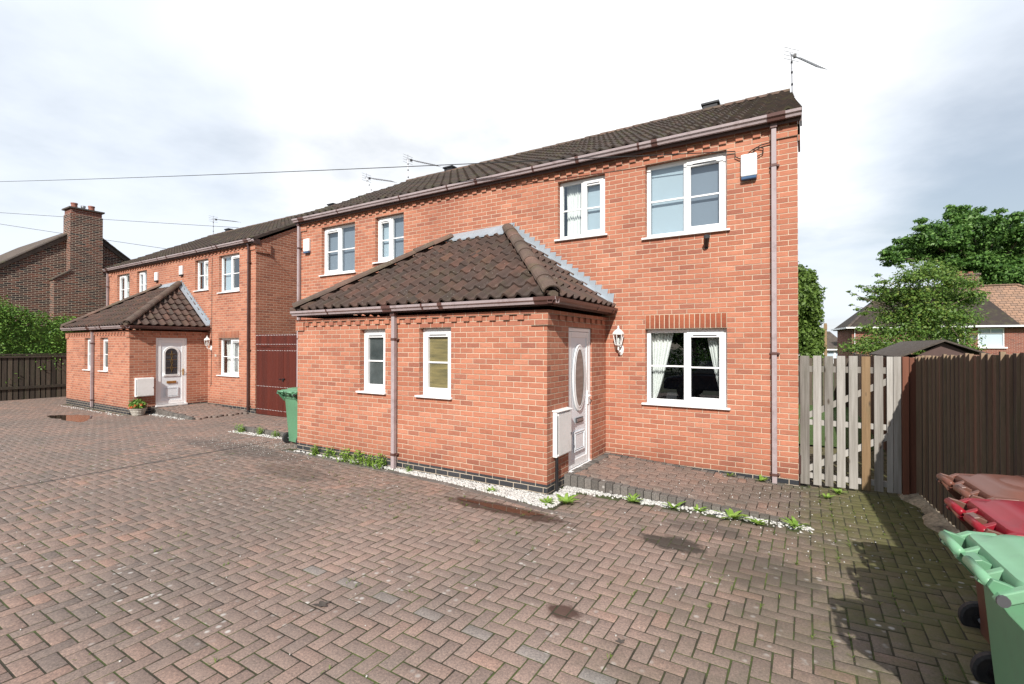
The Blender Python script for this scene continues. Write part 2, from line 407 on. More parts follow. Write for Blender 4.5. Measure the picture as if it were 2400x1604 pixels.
        a = me.attributes.new('rnd', 'FLOAT', 'FACE'); a.data.foreach_set('value', np.array(s.r, dtype=np.float32))
        if smooth: me.polygons.foreach_set('use_smooth', np.ones(len(me.polygons), bool))
        me.materials.append(M[mat] if isinstance(mat, str) else mat)
        o = bpy.data.objects.new(name, me); C.objects.link(o); o.location = loc
        if parent: o.parent = parent
        if bevel:
            b = o.modifiers.new('bevel', 'BEVEL'); b.width = bevel; b.segments = 2; b.limit_method = 'ANGLE'; b.angle_limit = math.radians(40)
        return o

def fastmesh(name, V, F, mat, rnd=None, parent=None, smooth=False):
    """V (n,3), F (m,4) numpy"""
    me = bpy.data.meshes.new(name); n, m = len(V), len(F)
    me.vertices.add(n); me.vertices.foreach_set('co', np.asarray(V, np.float32).ravel())
    me.loops.add(m * 4); me.loops.foreach_set('vertex_index', np.asarray(F, np.int32).ravel())
    me.polygons.add(m); me.polygons.foreach_set('loop_start', np.arange(m, dtype=np.int32) * 4)
    me.polygons.foreach_set('loop_total', np.full(m, 4, np.int32)); me.update(calc_edges=True)
    if rnd is not None:
        a = me.attributes.new('rnd', 'FLOAT', 'FACE'); a.data.foreach_set('value', np.asarray(rnd, np.float32))
    if smooth: me.polygons.foreach_set('use_smooth', np.ones(m, bool))
    me.materials.append(M[mat]); o = bpy.data.objects.new(name, me); C.objects.link(o)
    if parent: o.parent = parent
    return o

def tag(o, label=None, cat=None, group=None, kind=None):
    if label: o['label'] = label
    if cat: o['category'] = cat
    if group: o['group'] = group
    if kind: o['kind'] = kind
    return o
def thing(name, label, cat, loc=(0, 0, 0), rz=0., group=None):
    o = bpy.data.objects.new(name, None); C.objects.link(o); o.location = loc; o.rotation_euler[2] = rz
    o.empty_display_size = .2
    return tag(o, label, cat, group)

# camera frame (from the photograph), used for placing far things at true distance
f_ = 1130.353; CAM = Vector((.10006, -7.68106, 1.83661))
cr = Vector((.85323907, .52151817, .00137561)); cu = Vector((.00254509, -.00680158, .99997363)); cw = Vector((-.52151377, .85321307, .00713069))
def at(px, py, D): return CAM + D * (cw + (px - 1200) / f_ * cr - (py - 802) / f_ * cu)

# ------------------------------------------------------------------ ground
def gz(x):
    xs = [-40, -27, -13, -9, -3, .1, 1.3, 60]; zs = [-.2, -.2, -.185, -.12, -.1, -.1, -.06, -.06]
    return float(np.interp(x, xs, zs))
def gza(x): return np.interp(x, [-40, -27, -13, -9, -3, .1, 1.3, 60], [-.2, -.2, -.185, -.12, -.1, -.1, -.06, -.06])
def stepz(x): return float(np.interp(x, [-2.75, -.2, .3], [.065, -.07, -.098]))

g = MB()
xs = [-250, -60, -27, -13, -9, -3, .1, 1.3, 60, 250]; ys = [-250, -60, -12, 0, 12, 60, 250]
for i in range(len(xs) - 1):
    for j in range(len(ys) - 1):
        z0, z1 = gz(xs[i]) - .0035, gz(xs[i + 1]) - .0035
        g.face([(xs[i], ys[j], z0), (xs[i + 1], ys[j], z1), (xs[i + 1], ys[j + 1], z1), (xs[i], ys[j + 1], z0)])
tag(g.build('ground', 'soil'), kind='structure')
g = MB(); g.face([(-60, -60, -.19), (60, -60, -.05), (60, -12.2, -.05), (-60, -12.2, -.19)])
tag(g.build('road', 'asphalt'), kind='structure')
g = MB(); g.face([(-.3, 3.2, -.06), (1.9, 3.2, -.05), (30, 45, -.05), (-.3, 45, -.06)])
tag(g.build('lawn', 'grass'), kind='structure')

MOD = .1073
def pavers(name, keep, zf, x0, x1, y0, y1, grey=None, ox=-2.662 - MOD, oy=-5.01 - .5 * MOD):
    i0, i1 = int((x0 - ox) / MOD) - 2, int((x1 - ox) / MOD) + 2
    j0, j1 = int((y0 - oy) / MOD) - 2, int((y1 - oy) / MOD) + 2
    I, J = np.meshgrid(np.arange(i0, i1), np.arange(j0, j1), indexing='ij'); I = I.ravel(); J = J.ravel()
    res = (I - J) % 4
    H = res == 0; V_ = res == 3
    cx = np.concatenate([ox + (I[H] + 1) * MOD, ox + (I[V_] + .5) * MOD]); cy = np.concatenate([oy + (J[H] + .5) * MOD, oy + (J[V_] + 1) * MOD])
    hx = np.concatenate([np.full(H.sum(), MOD), np.full(V_.sum(), MOD / 2)]); hy = np.concatenate([np.full(H.sum(), MOD / 2), np.full(V_.sum(), MOD)])
    jj = np.concatenate([J[H], np.full(V_.sum(), 999)])
    k = keep(cx, cy) & (cx > x0) & (cx < x1) & (cy > y0) & (cy < y1)
    cx, cy, hx, hy, jj = cx[k], cy[k], hx[k], hy[k], jj[k]; n = len(cx)
    gap = .0042 + NP.rand(n) * .003
    ex, ey = hx - gap, hy - gap; ang = (NP.rand(n) - .5) * .014
    ix, iy = ex - .0025, ey - .0025
    tz = (NP.rand(n) - .5) * .0022; tx = (NP.rand(n) - .5) * .014; ty = (NP.rand(n) - .5) * .014
    sx = np.array([-1, 1, 1, -1]); sy = np.array([-1, -1, 1, 1])
    P = np.empty((n, 12, 3))
    for r_, (a, b, dz) in enumerate(((ix, iy, 0.), (ex, ey, -.0015), (ex, ey, -.05))):
        lx = a[:, None] * sx; ly = b[:, None] * sy
        wx = cx[:, None] + lx * np.cos(ang)[:, None] - ly * np.sin(ang)[:, None]
        wy = cy[:, None] + lx * np.sin(ang)[:, None] + ly * np.cos(ang)[:, None]
        P[:, r_ * 4:r_ * 4 + 4, 0] = wx; P[:, r_ * 4:r_ * 4 + 4, 1] = wy
        P[:, r_ * 4:r_ * 4 + 4, 2] = zf(wx) + tz[:, None] + lx * tx[:, None] + ly * ty[:, None] + dz
    q = [[0, 1, 2, 3]]
    for r_ in (0, 4):
        for a in range(4): b = (a + 1) % 4; q.append([r_ + 4 + a, r_ + 4 + b, r_ + b, r_ + a])
    q = np.array(q); F = (np.arange(n)[:, None, None] * 12 + q[None]).reshape(-1, 4)
    rnd = np.clip(NP.normal(.45, .2, n), 0, .9)
    if grey is not None:
        gm = np.abs(cy + 5.01) < .03
        gm &= (hx > hy) & (np.abs(((cx + 2.662) / (4 * MOD)) - np.round((cx + 2.662) / (4 * MOD))) < .1) & (cx > -3.7) & (cx < -.2)
        rnd[gm] = 1.
    rnd = np.repeat(rnd, 9)
    return tag(fastmesh(name, P.reshape(-1, 3), F, 'paver', rnd), kind='structure')

def front(x): return np.interp(x, [-8.2, -7.7, -5.5, -4.2, -3.2, -2.55], [-2.19, -2.19, -2.25, -2.33, -2.47, -2.58])
H2 = (-13.75, .495, -.0148, .992)
def h2w(x, y):
    a = H2[2]; s = H2[3]; return (x * s * math.cos(a) - y * s * math.sin(a) + H2[0], x * s * math.sin(a) + y * s * math.cos(a) + H2[1])
def keep_drive(x, y):
    k = np.ones(len(x), bool)
    k &= ~((x > -2.78) & (x < .12) & (y > -1.8) & (y < .02))               # step
    k &= ~((x > -2.65) & (x < .12) & (y > -1.77))                        # gravel under the kerb
    k &= ~((x > -8.2) & (x < -2.5) & (y > front(x)) & (y < 6))             # gravel by the porch
    k &= ~((x > -11.02) & (x < .0) & (y > -.02))
    k &= ~((x > -24.7) & (x < -13.72) & (y > .48))
    k &= ~((x > -21.65) & (x < -16.45) & (y > -1.63))
    k &= ~(((x - 1.22) > -.0726 * (y - .3)))
    k &= ~((x > -11.3) & (x < -8.1) & (y > -1.35))
    return k
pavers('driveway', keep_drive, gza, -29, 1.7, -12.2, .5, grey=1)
pavers('side_path', lambda x, y: (x > .03) & (x < 1.3), gza, .03, 1.3, .3, 3.2)
zs_ = lambda x: np.interp(x, [-2.75, -.2, .3], [.065, -.07, -.098])
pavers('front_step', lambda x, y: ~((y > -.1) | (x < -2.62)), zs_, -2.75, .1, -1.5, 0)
k = MB()
x = -2.76
while x < .15:   # kerb blocks, top and front face
    w = .1
    zt = stepz(x + .05); zb = gz(x) - .05
    if x < -.05:
        k.box(x + .004, x + w - .004, -1.63 + R.uniform(-.004, .004), -1.505, zb, zt + R.uniform(-.003, .003))
    k.box(x + .004, x + w - .004, -.1, -.006, zb, zt + R.uniform(-.003, .003) + .001)
    x += w
y = -1.5
while y < -.12:
    k.box(-2.755, -2.63, y + .004, y + .096, -.05, stepz(-2.7) + R.uniform(-.003, .003)); y += .1
for i in range(30):   # edging row between gravel and drive
    xa = -8.15 + i * .2; ya = float(front(xa)) - .055; yb = float(front(xa + .2)) - .055
    z = gz(xa) + .004
    k.hexa([(xa + .004, ya - .05, z - .06), (xa + .196, yb - .05, z - .06), (xa + .196, yb + .05, z - .06), (xa + .004, ya + .05, z - .06),
            (xa + .004, ya - .05, z), (xa + .196, yb - .05, z), (xa + .196, yb + .05, z), (xa + .004, ya + .05, z)])
tag(k.build('kerb_edging', 'kerb', bevel=.005), kind='structure')
# far step and left path between the houses
k = MB(); 
for i in range(32):
    xa = -11.35 + i * .1; 
    k.box(xa + .004, xa + .096, -1.42, -1.3, -.2, -.055)
k.build('kerb_blocks', 'kerb', bevel=.005); tag(bpy.data.objects['kerb_blocks'], kind='structure')
pavers('side_step', lambda x, y: (x < -8.1), lambda x: np.full_like(x, -.06), -11.35, -8.1, -1.3, 0)
pavers('passage_floor', lambda x, y: np.ones(len(x), bool), gza, -13.7, -11.02, .0, .8, oy=-5.01 - .5 * MOD)
sx0, sy0 = h2w(-2.75, -1.5)
pavers('neighbour_step', lambda x, y: ~(x < -16.4), lambda x: np.interp(x, [-16.4, -14], [-.03, -.14]), -16.4, -14, -.95, .5)
k = MB()
for i in range(24):
    xa = -16.45 + i * .1; zt = float(np.interp(xa, [-16.4, -14], [-.03, -.14]))
    k.box(xa + .004, xa + .096, -1.07, -.96, -.25, zt)
tag(k.build('neighbour_kerb', 'kerb', bevel=.005), kind='structure')

def stones(name, spots, label, mat='stone', r=(.009, .021)):
    """spots: list of (x,y,z); low polyhedra"""
    n = len(spots); P = np.array(spots)
    ico = np.array([(1,0,0),(-1,0,0),(0,1,0),(0,-1,0),(0,0,1),(0,0,-1)], float)
    # cube-like rounded stone 8 verts
    cb = np.array([(a, b, c) for c in (-1, 1) for b in (-1, 1) for a in (-1, 1)], float) * .62
    q = np.array([(0,2,3,1),(4,5,7,6),(0,1,5,4),(2,6,7,3),(0,4,6,2),(1,3,7,5)])
    V = cb[None] * (r[0] + NP.rand(n, 1, 1) * (r[1] - r[0])) * (.6 + NP.rand(n, 1, 3) * .8) * (.75 + .5 * NP.rand(n, 8, 1))
    a = NP.rand(n) * 6.28; b = NP.rand(n) * 6.28
    ca, sa, cb_, sb = np.cos(a), np.sin(a), np.cos(b), np.sin(b)
    Rz = np.zeros((n, 3, 3)); Rz[:, 0, 0] = ca; Rz[:, 0, 1] = -sa; Rz[:, 1, 0] = sa; Rz[:, 1, 1] = ca; Rz[:, 2, 2] = 1
    Rx = np.zeros((n, 3, 3)); Rx[:, 1, 1] = cb_; Rx[:, 1, 2] = -sb; Rx[:, 2, 1] = sb; Rx[:, 2, 2] = cb_; Rx[:, 0, 0] = 1
    V = np.einsum('nij,nkj->nki', Rz @ Rx, V) + P[:, None]
    F = (np.arange(n)[:, None, None] * 8 + q[None]).reshape(-1, 4)
    return tag(fastmesh(name, V.reshape(-1, 3), F, mat, np.repeat(NP.rand(n), 6)), label, 'gravel', kind='stuff')
sp = []
while len(sp) < 4200:
    x = R.uniform(-7.95, -2.55); y = R.uniform(-2.6, -2.13)
    if y < front(x) + .01: continue
    dens = float(np.interp(x, [-7.9, -7.2, -5.6, -5.2], [.35, .55, .4, 1.])) * (1 - .5 * max(0, (front(x) + .07 - y) / .07))
    if R.random() > dens: continue
    sp.append((x, y, gz(x) - .004 + R.uniform(0, .014)))
for _ in range(700):
    x = R.uniform(-2.72, -2.5); y = R.uniform(-2.5, -1.68); sp.append((x, y, gz(x) - .004 + R.uniform(0, .014)))
for _ in range(3300):
    x = R.uniform(-2.7, .15); y = -1.64 - abs(R.gauss(0, .062))
    if R.random() > np.interp(x, [-2.7, -2.3, -1.6, .15], [1, .8, .4, .35]) * (.6 + .6 * math.sin(x * 7)) + .1: continue
    sp.append((x, y, gz(x) - .004 + R.uniform(0, .012)))
for _ in range(420): x = R.uniform(-11.3, -8.9); sp.append((x, R.uniform(-1.62, -1.46), gz(x) + R.uniform(-.004, .006)))
for _ in range(120):
    x = R.uniform(-16.2, -14.3); sp.append((x, R.gauss(-1.16, .05), gz(x) + R.uniform(0, .01)))
for _ in range(110):
    x = R.uniform(-21.4, -16.5); sp.append((x, R.gauss(-1.75, .05), gz(x) + R.uniform(0, .01)))
stones('gravel', sp, 'white stone chippings along the foot of the brick porch and kerb')
sp = []
for _ in range(260):
    x = R.gauss(-8, 4); y = R.uniform(-7, -2.2)
    if -3 < x < .2 and y > -2: continue
    if x > 1 or x < -24: continue
    sp.append((x, y, gz(x) + .004))
for _ in range(260): sp.append((R.gauss(-.2, .8), R.gauss(-1.2, .9), 0))
sp = [(x, y, (stepz(x) if (x > -2.7 and y > -1.5 and x < .1) else gz(x)) + .004) for x, y, z in sp if x < 1.1 and y < -.05 and not (-8.1 < x < -2.8 and y > -2.2)]
for _ in range(500):
    x = R.gauss(-8.6, 1.2); y = R.gauss(-2.2, .35)
    if not (-8.0 < x and y > -2.2) and y < -1.45: sp.append((x, y, gz(x) + .004))
stones('loose_chippings', sp, 'loose white stone chips scattered over the paving', r=(.003, .008))

# ------------------------------------------------------------------ wall helpers
def wall_front(mb, x0, x1, z0, z1, y, holes, rev=.09):
    """wall in plane y facing -Y with rectangular holes (xa,xb,za,zb) and reveals going +Y"""
    X = sorted({x0, x1, *[h[0] for h in holes], *[h[1] for h in holes]}); Z = sorted({z0, z1, *[h[2] for h in holes], *[h[3] for h in holes]})
    for i in range(len(X) - 1):
        for j in range(len(Z) - 1):
            cx, cz = (X[i] + X[i + 1]) / 2, (Z[j] + Z[j + 1]) / 2
            if any(h[0] < cx < h[1] and h[2] < cz < h[3] for h in holes): continue
            mb.face([(X[i], y, Z[j]), (X[i + 1], y, Z[j]), (X[i + 1], y, Z[j + 1]), (X[i], y, Z[j + 1])])
    for a, b, c, d in holes:
        e = y + rev
        mb.face([(a, y, c), (a, y, d), (a, e, d), (a, e, c)]); mb.face([(b, y, c), (b, e, c), (b, e, d), (b, y, d)])
        mb.face([(a, y, d), (b, y, d), (b, e, d), (a, e, d)]); mb.face([(a, y, c), (a, e, c), (b, e, c), (b, y, c)])
def wall_side(mb, x, y0, y1, z0, z1, holes, rev=-.09, sgn=1):
    Y = sorted({y0, y1, *[h[0] for h in holes], *[h[1] for h in holes]}); Z = sorted({z0, z1, *[h[2] for h in holes], *[h[3] for h in holes]})
    for i in range(len(Y) - 1):
        for j in range(len(Z) - 1):
            cy, cz = (Y[i] + Y[i + 1]) / 2, (Z[j] + Z[j + 1]) / 2
            if any(h[0] < cy < h[1] and h[2] < cz < h[3] for h in holes): continue
            p = [(x, Y[i], Z[j]), (x, Y[i + 1], Z[j]), (x, Y[i + 1], Z[j + 1]), (x, Y[i], Z[j + 1])]
            mb.face(p if sgn > 0 else p[::-1])
    for a, b, c, d in holes:
        e = x + rev
        mb.face([(x, a, c), (e, a, c), (e, a, d), (x, a, d)]); mb.face([(x, b, c), (x, b, d), (e, b, d), (e, b, c)])
        mb.face([(x, a, d), (e, a, d), (e, b, d), (x, b, d)])

def window(P, x0, x1, z0, z1, y, kind='pair', opener='R', room='dark', vent=True, curt=''):
    """uPVC window in an opening of a wall facing -Y; y = plane of the frame face"""
    wn = bpy.data.objects.new('window', None); C.objects.link(wn); wn.parent = P
    wn.location = ((x0 + x1) / 2, y, z0); cx = (x0 + x1) / 2
    a, b = x0 - cx, x1 - cx; Hh = z1 - z0
    fr = MB(); zb = .03; t = .062
    yf = -.0; yd = .06
    fr.box(a + .002, a + t, yf, yd, zb, Hh - .002); fr.box(b - t, b - .002, yf, yd, zb, Hh - .002)
    fr.box(a + t, b - t, yf, yd, zb, zb + t); fr.box(a + t, b - t, yf, yd, Hh - t, Hh - .002)
    cells = []
    if kind == 'pair':
        m0 = -.026 if opener == 'R' else -.026
        fr.box(m0, m0 + .052, yf, yd, zb + t, Hh - t)
        L = (a + t, m0); Rr = (m0 + .052, b - t)
        op = Rr if opener == 'R' else L; fx = L if opener == 'R' else Rr
        cells = [(fx, False), (op, True)]
    else: cells = [((a + t, b - t), True)]
    fr.build('frame', 'upvc', wn, bevel=.006)
    gl = MB(); bars = MB(); cas = None
    for (ca, cb), isop in cells:
        c0, c1, d0, d1 = ca, cb, zb + t, Hh - t
        if isop:
            cas = MB(); s = .052
            q = -.018
            cas.box(c0 - .006, c0 + s, q, .04, d0 - .006, d1 + .006); cas.box(c1 - s, c1 + .006, q, .04, d0 - .006, d1 + .006)
            top = .075 if vent else s
            cas.box(c0 + s, c1 - s, q, .04, d0 - .006, d0 + s); cas.box(c0 + s, c1 - s, q, .04, d1 - top, d1 + .006)
            cas.build('casement', 'upvc', wn, bevel=.006)
            if vent:
                v = MB(); vw = min(.22, (c1 - c0) * .33); mid = (c0 + c1) / 2
                v.box(mid - vw, mid + vw, q - .006, q + .001, d1 - .052, d1 - .037); v.build('trickle_vent', 'slot', wn)
            c0 += s; c1 -= s; d0 += s; d1 -= top
            c0 -= .001; c1 += .001
        gl.face([(c0, .028, d0), (c1, .028, d0), (c1, .028, d1), (c0, .028, d1)])
        mz = (d0 + d1) / 2
        bars.box(c0 - .002, c1 + .002, .008, .034, mz - .012, mz + .012)
    gm = {'obscure': 'obscure', 'amber': 'amber'}.get(room, 'glass')
    gl.split('pane', gm, wn); bars.split('glazing_bar', 'upvc', wn)
    si = MB(); si.box(a - .05, b + .03 if kind != 'pair' else b + .05, -.135, .06, -.002, .028); si.build('sill', 'upvc', wn, bevel=.006)
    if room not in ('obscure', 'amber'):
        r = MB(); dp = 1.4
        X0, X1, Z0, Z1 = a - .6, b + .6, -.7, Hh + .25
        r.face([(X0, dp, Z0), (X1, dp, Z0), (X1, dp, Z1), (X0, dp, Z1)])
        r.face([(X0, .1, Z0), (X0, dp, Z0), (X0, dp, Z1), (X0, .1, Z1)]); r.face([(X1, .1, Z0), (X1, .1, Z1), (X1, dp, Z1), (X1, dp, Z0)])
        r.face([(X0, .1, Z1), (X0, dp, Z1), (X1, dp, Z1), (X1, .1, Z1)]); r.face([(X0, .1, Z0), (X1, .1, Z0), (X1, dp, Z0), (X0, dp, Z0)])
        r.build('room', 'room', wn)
    for tok in curt.split():
        kindc, w0, w1 = tok.split(':'); w0 = float(w0); w1 = float(w1)
        c = MB(); X0 = a + (b - a) * w0; X1 = a + (b - a) * w1
        if kindc == 'net':  # flat sheets behind the glass, coloured as reflected sky
            c.face([(X0, .1, zb), (X1, .1, zb), (X1, .1, Hh), (X0, .1, Hh)]); c.build('blind', 'net', wn); continue
        if kindc == 'blind':
            c.face([(X0, .09, zb), (X1, .09, zb), (X1, .09, Hh), (X0, .09, Hh)]); c.build('blind', 'blind', wn); continue
        nn = 28; rings = []
        for kz in range(9):
            z = zb + (Hh - zb) * kz / 8; tt = kz / 8
            row = []
            for i in range(nn + 1):
                fr_ = i / nn
                if kindc == 'tieL': xx = X0 + (X1 - X0) * fr_ * (.12 + .88 * tt ** .8)
                elif kindc == 'tieR': xx = X1 - (X1 - X0) * (1 - fr_) * (.12 + .88 * tt ** .8)
                else: xx = X0 + (X1 - X0) * fr_
                row.append((xx, .16 + .025 * math.sin(i * 1.35 + .5 * math.sin(kz * .6)) + .01 * math.sin(i * .5), z))
            rings.append(row)
        c.loft(rings, closed=False); c.build('curtain', 'curtain', wn, smooth=True)
    return wn

def tile_roof(mb, O, U, V, n, ulen_lo, vmax, uspan, tw=.225, course=.32, amp=.021, spt=8, flip=False):
    """pantile sheet. O origin, U along eave, V up slope, n normal. uspan(v) -> (u0,u1)"""
    O, U, V, n = map(Vector, (O, U, V, n)); u0, u1 = ulen_lo
    ncol = int(math.ceil((u1 - u0) / tw * spt)); nc = int(math.ceil(vmax / course))
    rows = []
    for kx in range(nc):
        a = kx * course; b = min((kx + 1) * course, vmax)
        for v, hgt in ((a, .0), (a, .034), ((a + b) / 2, .017), (b, .001)): rows.append((v, hgt, kx))
    prev = None
    for ri, (v, hgt, kx) in enumerate(rows):
        lo, hi = uspan(v); ring = []
        for i in range(ncol + 1):
            u = u0 + (u1 - u0) * i / ncol; uc = min(max(u, lo), hi)
            ph = (uc / tw) * 2 * math.pi
            q_ = abs(((uc / tw) % 1.) - .5) * 2.      # 0 at the roll, 1 in the pan
            hh = amp * 2.3 * max(0., math.cos(min(1., q_ / .62) * math.pi / 2)) ** 1.5 - amp * .25 * q_
            ring.append(O + U * uc + V * v + n * (hh + hgt + .006 * math.sin(uc * 1.7 + kx)))
        if prev is not None:
            i0 = len(mb.v); mb.v += [tuple(p) for p in prev] + [tuple(p) for p in ring]; m_ = len(ring)
            for i in range(ncol):
                if (prev[i] - prev[i + 1]).length < 1e-6 and (ring[i] - ring[i + 1]).length < 1e-6: continue
                q = (i0 + i, i0 + i + 1, i0 + m_ + i + 1, i0 + m_ + i)
                mb.f.append(q if not flip else q[::-1])
                tid = (int(i / spt) * 131 + kx * 71) % 97 / 97; mb.r.append((tid * 1.7 + R.uniform(0, .12)) % 1.)
        prev = ring
def ridge_tiles(mb, A, B, rad, seg=.42, n=9, up=Vector((0, 0, 1)), half=True):
    A = Vector(A); B = Vector(B); L = (B - A).length; d = (B - A).normalized(); k = max(1, round(L / seg)); side = d.cross(up).normalized(); u = side.cross(d)
    for i in range(k):
        r0 = rad * 1.06; r1 = rad * .95; rr = R.random(); j = R.uniform(-.006, .006)
        rings = []
        for t, r_ in ((0, r0), (1.03, r1)):
            p = A + d * (L * (i + t) / k) + u * j
            outer = [p + side * (r_ * math.cos(a)) + u * (r_ * math.sin(a) * .8) for a in [math.pi * q / (n - 1) for q in range(n)]]
            inner = [p + side * ((r_ - .02) * math.cos(a)) + u * ((r_ - .02) * math.sin(a) * .8) for a in [math.pi * q / (n - 1) for q in range(n)]][::-1]
            rings.append(outer + inner)
        mb.loft(rings, rnd=rr)

def gutter_run(P, A, B, out, mats=('gutter', 'gutter_dark'), joints=(), outlet=None, name='gutter'):
    """square-line gutter from A to B; 'out' unit vector away from wall; A,B on the fascia line (top back)"""
    A = Vector(A); B = Vector(B); o = Vector(out); z = Vector((0, 0, 1)); d = (B - A).normalized()
    prof = [(0, 0), (0, -.07), (.025, -.082), (.07, -.082), (.082, -.05), (.106, -.035), (.112, 0), (.104, 0), (.099, -.03), (.076, -.043), (.066, -.072), (.028, -.072), (.008, -.062), (.008, 0)]
    g = MB(); g.loft([[p + o * a + z * b for a, b in prof] for p in (A, B)]); gob = g.build(name, mats[0], P)
    u = MB()
    for t, w in joints:
        p0 = A + d * (t - w / 2); p1 = A + d * (t + w / 2)
        pr = [(0, .002), (-.002, -.075), (.023, -.089), (.073, -.089), (.088, -.054), (.112, -.039), (.118, .004), (.10, .004), (.10, -.01), (.01, -.01)]
        u.loft([[p + o * a + z * b for a, b in pr] for p in (p0, p1)])
    if joints: u.split('gutter_bracket', mats[1], gob)
    return gob

def downpipe(P, x, y, z0, z1, mat='gutter', mat2='gutter_dark', clips=(), w=.062, shoe=True):
    p = MB(); p.box(x - w / 2, x + w / 2, y - w - .025, y - .025, z0, z1); o = p.build('downpipe', mat, P, bevel=.006)
    c = MB()
    c.box(x - w / 2 - .012, x + w / 2 + .012, y - w - .04, y - .012, z1 - .01, z1 + .07)
    c.build('outlet', mat2, o, bevel=.003)
    for z in clips:
        c = MB()
        c.box(x - w / 2 - .006, x + w / 2 + .006, y - w - .031, y - .02, z - .02, z + .02)
        c.tube([(x + w / 2 + .02, y - .001, z), (x + w / 2 + .02, y - .05, z)], .016, 8)
        c.box(x - w / 2 - .03, x + w / 2 + .03, y - .022, y - .001, z - .012, z + .012); c.build('pipe_clip', mat2, o, bevel=.003)
    
    return o

def door(P, kind):
    """panelled uPVC door facing +X, in opening y -1.46..-.62 of the porch side wall at x=-2.76"""
    x = -2.76; y0, y1, z0, z1 = -1.475, -.62, .04, 2.1
    D = bpy.data.objects.new('front_door', None); C.objects.link(D); D.parent = P
    fr = MB(); t = .06
    fr.box(x - .085, x - .02, y0, y0 + t, z0, z1 - .002); fr.box(x - .085, x - .02, y1 - t, y1 - .001, z0, z1 - .002)
    fr.box(x - .085, x - .02, y0 + t, y1 - t, z1 - t, z1 - .002)
    fr.build('door_frame', 'upvc', D, bevel=.008)
    th = MB(); th.box(x - .09, x + .05, y0 - .005, y1 + .005, z0 - .035, z0 + .02); th.build('threshold', 'upvc', D, bevel=.006)
    lf = MB(); a, b, c, d = y0 + t + .003, y1 - t - .003, z0 + .03, z1 - t - .004
    lf.box(x - .08, x - .035, a, b, c, d); 
    lm = MB()
    s = .085
    lm.box(x - .036, x - .024, a, a + s, c, d); lm.box(x - .036, x - .024, b - s, b, c, d); lm.box(x - .036, x - .024, a + s, b - s, c, c + s * 1.3); lm.box(x - .036, x - .024, a + s, b - s, d - s, d)
    leaf = lf.build('door_leaf', 'upvc_door', D)
    lm.build('leaf_rim', 'upvc', leaf, bevel=.006)
    cy = (a + b) / 2
    def ringpts(ry, rz, cz, n=36, arch=False):
        pts = []
        for i in range(n):
            t_ = 2 * math.pi * i / n
            yy, zz = math.cos(t_), math.sin(t_)
            if arch:
                # arch-topped lite
                if zz >= 0: pts.append((cy + ry * yy, cz + rz - ry + ry * zz))
                else:
                    q = max(-1, min(1, yy * 1.6)); w_ = max(-1, zz * 1.6); pts.append((cy + ry * q, cz + (rz - ry if w_ > -.999 and abs(q) >= .999 and False else 0) + (rz - ry) * (1 + w_) - rz * 0 + (-rz) * (-w_) if False else cz + (rz - ry) * (1 + w_) + (-rz) * (-w_)))
            else: pts.append((cy + ry * yy, cz + rz * zz))
        return pts
    mo = MB()
    xf = x - .03
    if kind == 'oval':
        cz, ry, rz, arch = 1.36, .155, .42, False
    else:
        cz, ry, rz, arch = 1.38, .17, .40, True
    prof = [(1.38, 0), (1.33, .014), (1.22, .014), (1.17, .004), (1.12, .018), (1.0, .012)]
    rings = []
    for sc, hgt in prof:
        if arch: pts = ringpts(ry + (sc - 1) * .17, rz + (sc - 1) * .17, cz, arch=True)
        else: pts = ringpts(ry + (sc - 1) * .22, rz + (sc - 1) * .22, cz)
        rings.append([(xf + .004 + hgt, p, q) for p, q in pts])
    mo.loft(rings, caps=(False, False)); mo.build('glass_surround', 'upvc', leaf, smooth=True)
    gp = MB(); gp.face([(xf + .011, p, q) for p, q in ringpts(ry * 1.02, rz * 1.01, cz, arch=arch)]); gp.build('door_glass', 'doorglass' if kind == 'oval' else 'darkglass', leaf)
    if arch:
        le = MB()
        for dy in (-.03, .03): le.tube([(xf + .016, cy + dy * math.sin(i * .9) , cz - .3 + i * .055) for i in range(12)], .004, 5)
        le.tube([(xf + .016, cy, cz - .36), (xf + .016, cy, cz + .34)], .003, 5)
        for zz in (-.2, .05, .22): le.tube([(xf + .016, cy - .14, cz + zz), (xf + .016, cy + .14, cz + zz)], .003, 5)
        le.build('leading', 'brass', leaf)
    pl = MB(); pw, pb, pt = .19, .28, .58
    for i, (g_, hgt) in enumerate(((0, .014), (.035, .002), (.05, .014))):
        Y0, Y1, Z0, Z1 = cy - pw + g_, cy + pw - g_, pb + g_, pt - g_
        if i < 2:
            wd = .022 if i == 0 else .012
            pl.box(xf + .005, xf + .005 + .014, Y0, Y1, Z0, Z0 + wd); pl.box(xf + .005, xf + .019, Y0, Y1, Z1 - wd, Z1)
            pl.box(xf + .005, xf + .019, Y0, Y0 + wd, Z0 + wd, Z1 - wd); pl.box(xf + .005, xf + .019, Y1 - wd, Y1, Z0 + wd, Z1 - wd)
        else: pl.box(xf + .004, xf + .013, Y0, Y1, Z0, Z1)
    pl.build('lower_panel', 'upvc_door', leaf, bevel=.005)
    lb = MB(); lb.box(xf + .004, xf + .016, cy - .13, cy + .13, .70, .775); 
    lo = lb.build('letterbox', 'slot' if kind == 'oval' else 'brass', leaf, bevel=.003)
    l2 = MB(); l2.box(xf + .0155, xf + .022, cy - .108, cy + .108, .716, .760); l2.build('letter_flap', 'steel' if kind == 'oval' else 'brass', lo, bevel=.003)
    hd = MB(); hy = b - .045
    hd.box(x - .026, x - .012, hy - .018, hy + .018, .94, 1.14); hd.tube([(x - .014, hy, 1.07), (x + .03, hy, 1.07), (x + .032, hy - .1, 1.07)], .009, 8)
    hd.build('door_handle', 'upvc' if kind == 'oval' else 'brass', leaf, bevel=.003)
    return D

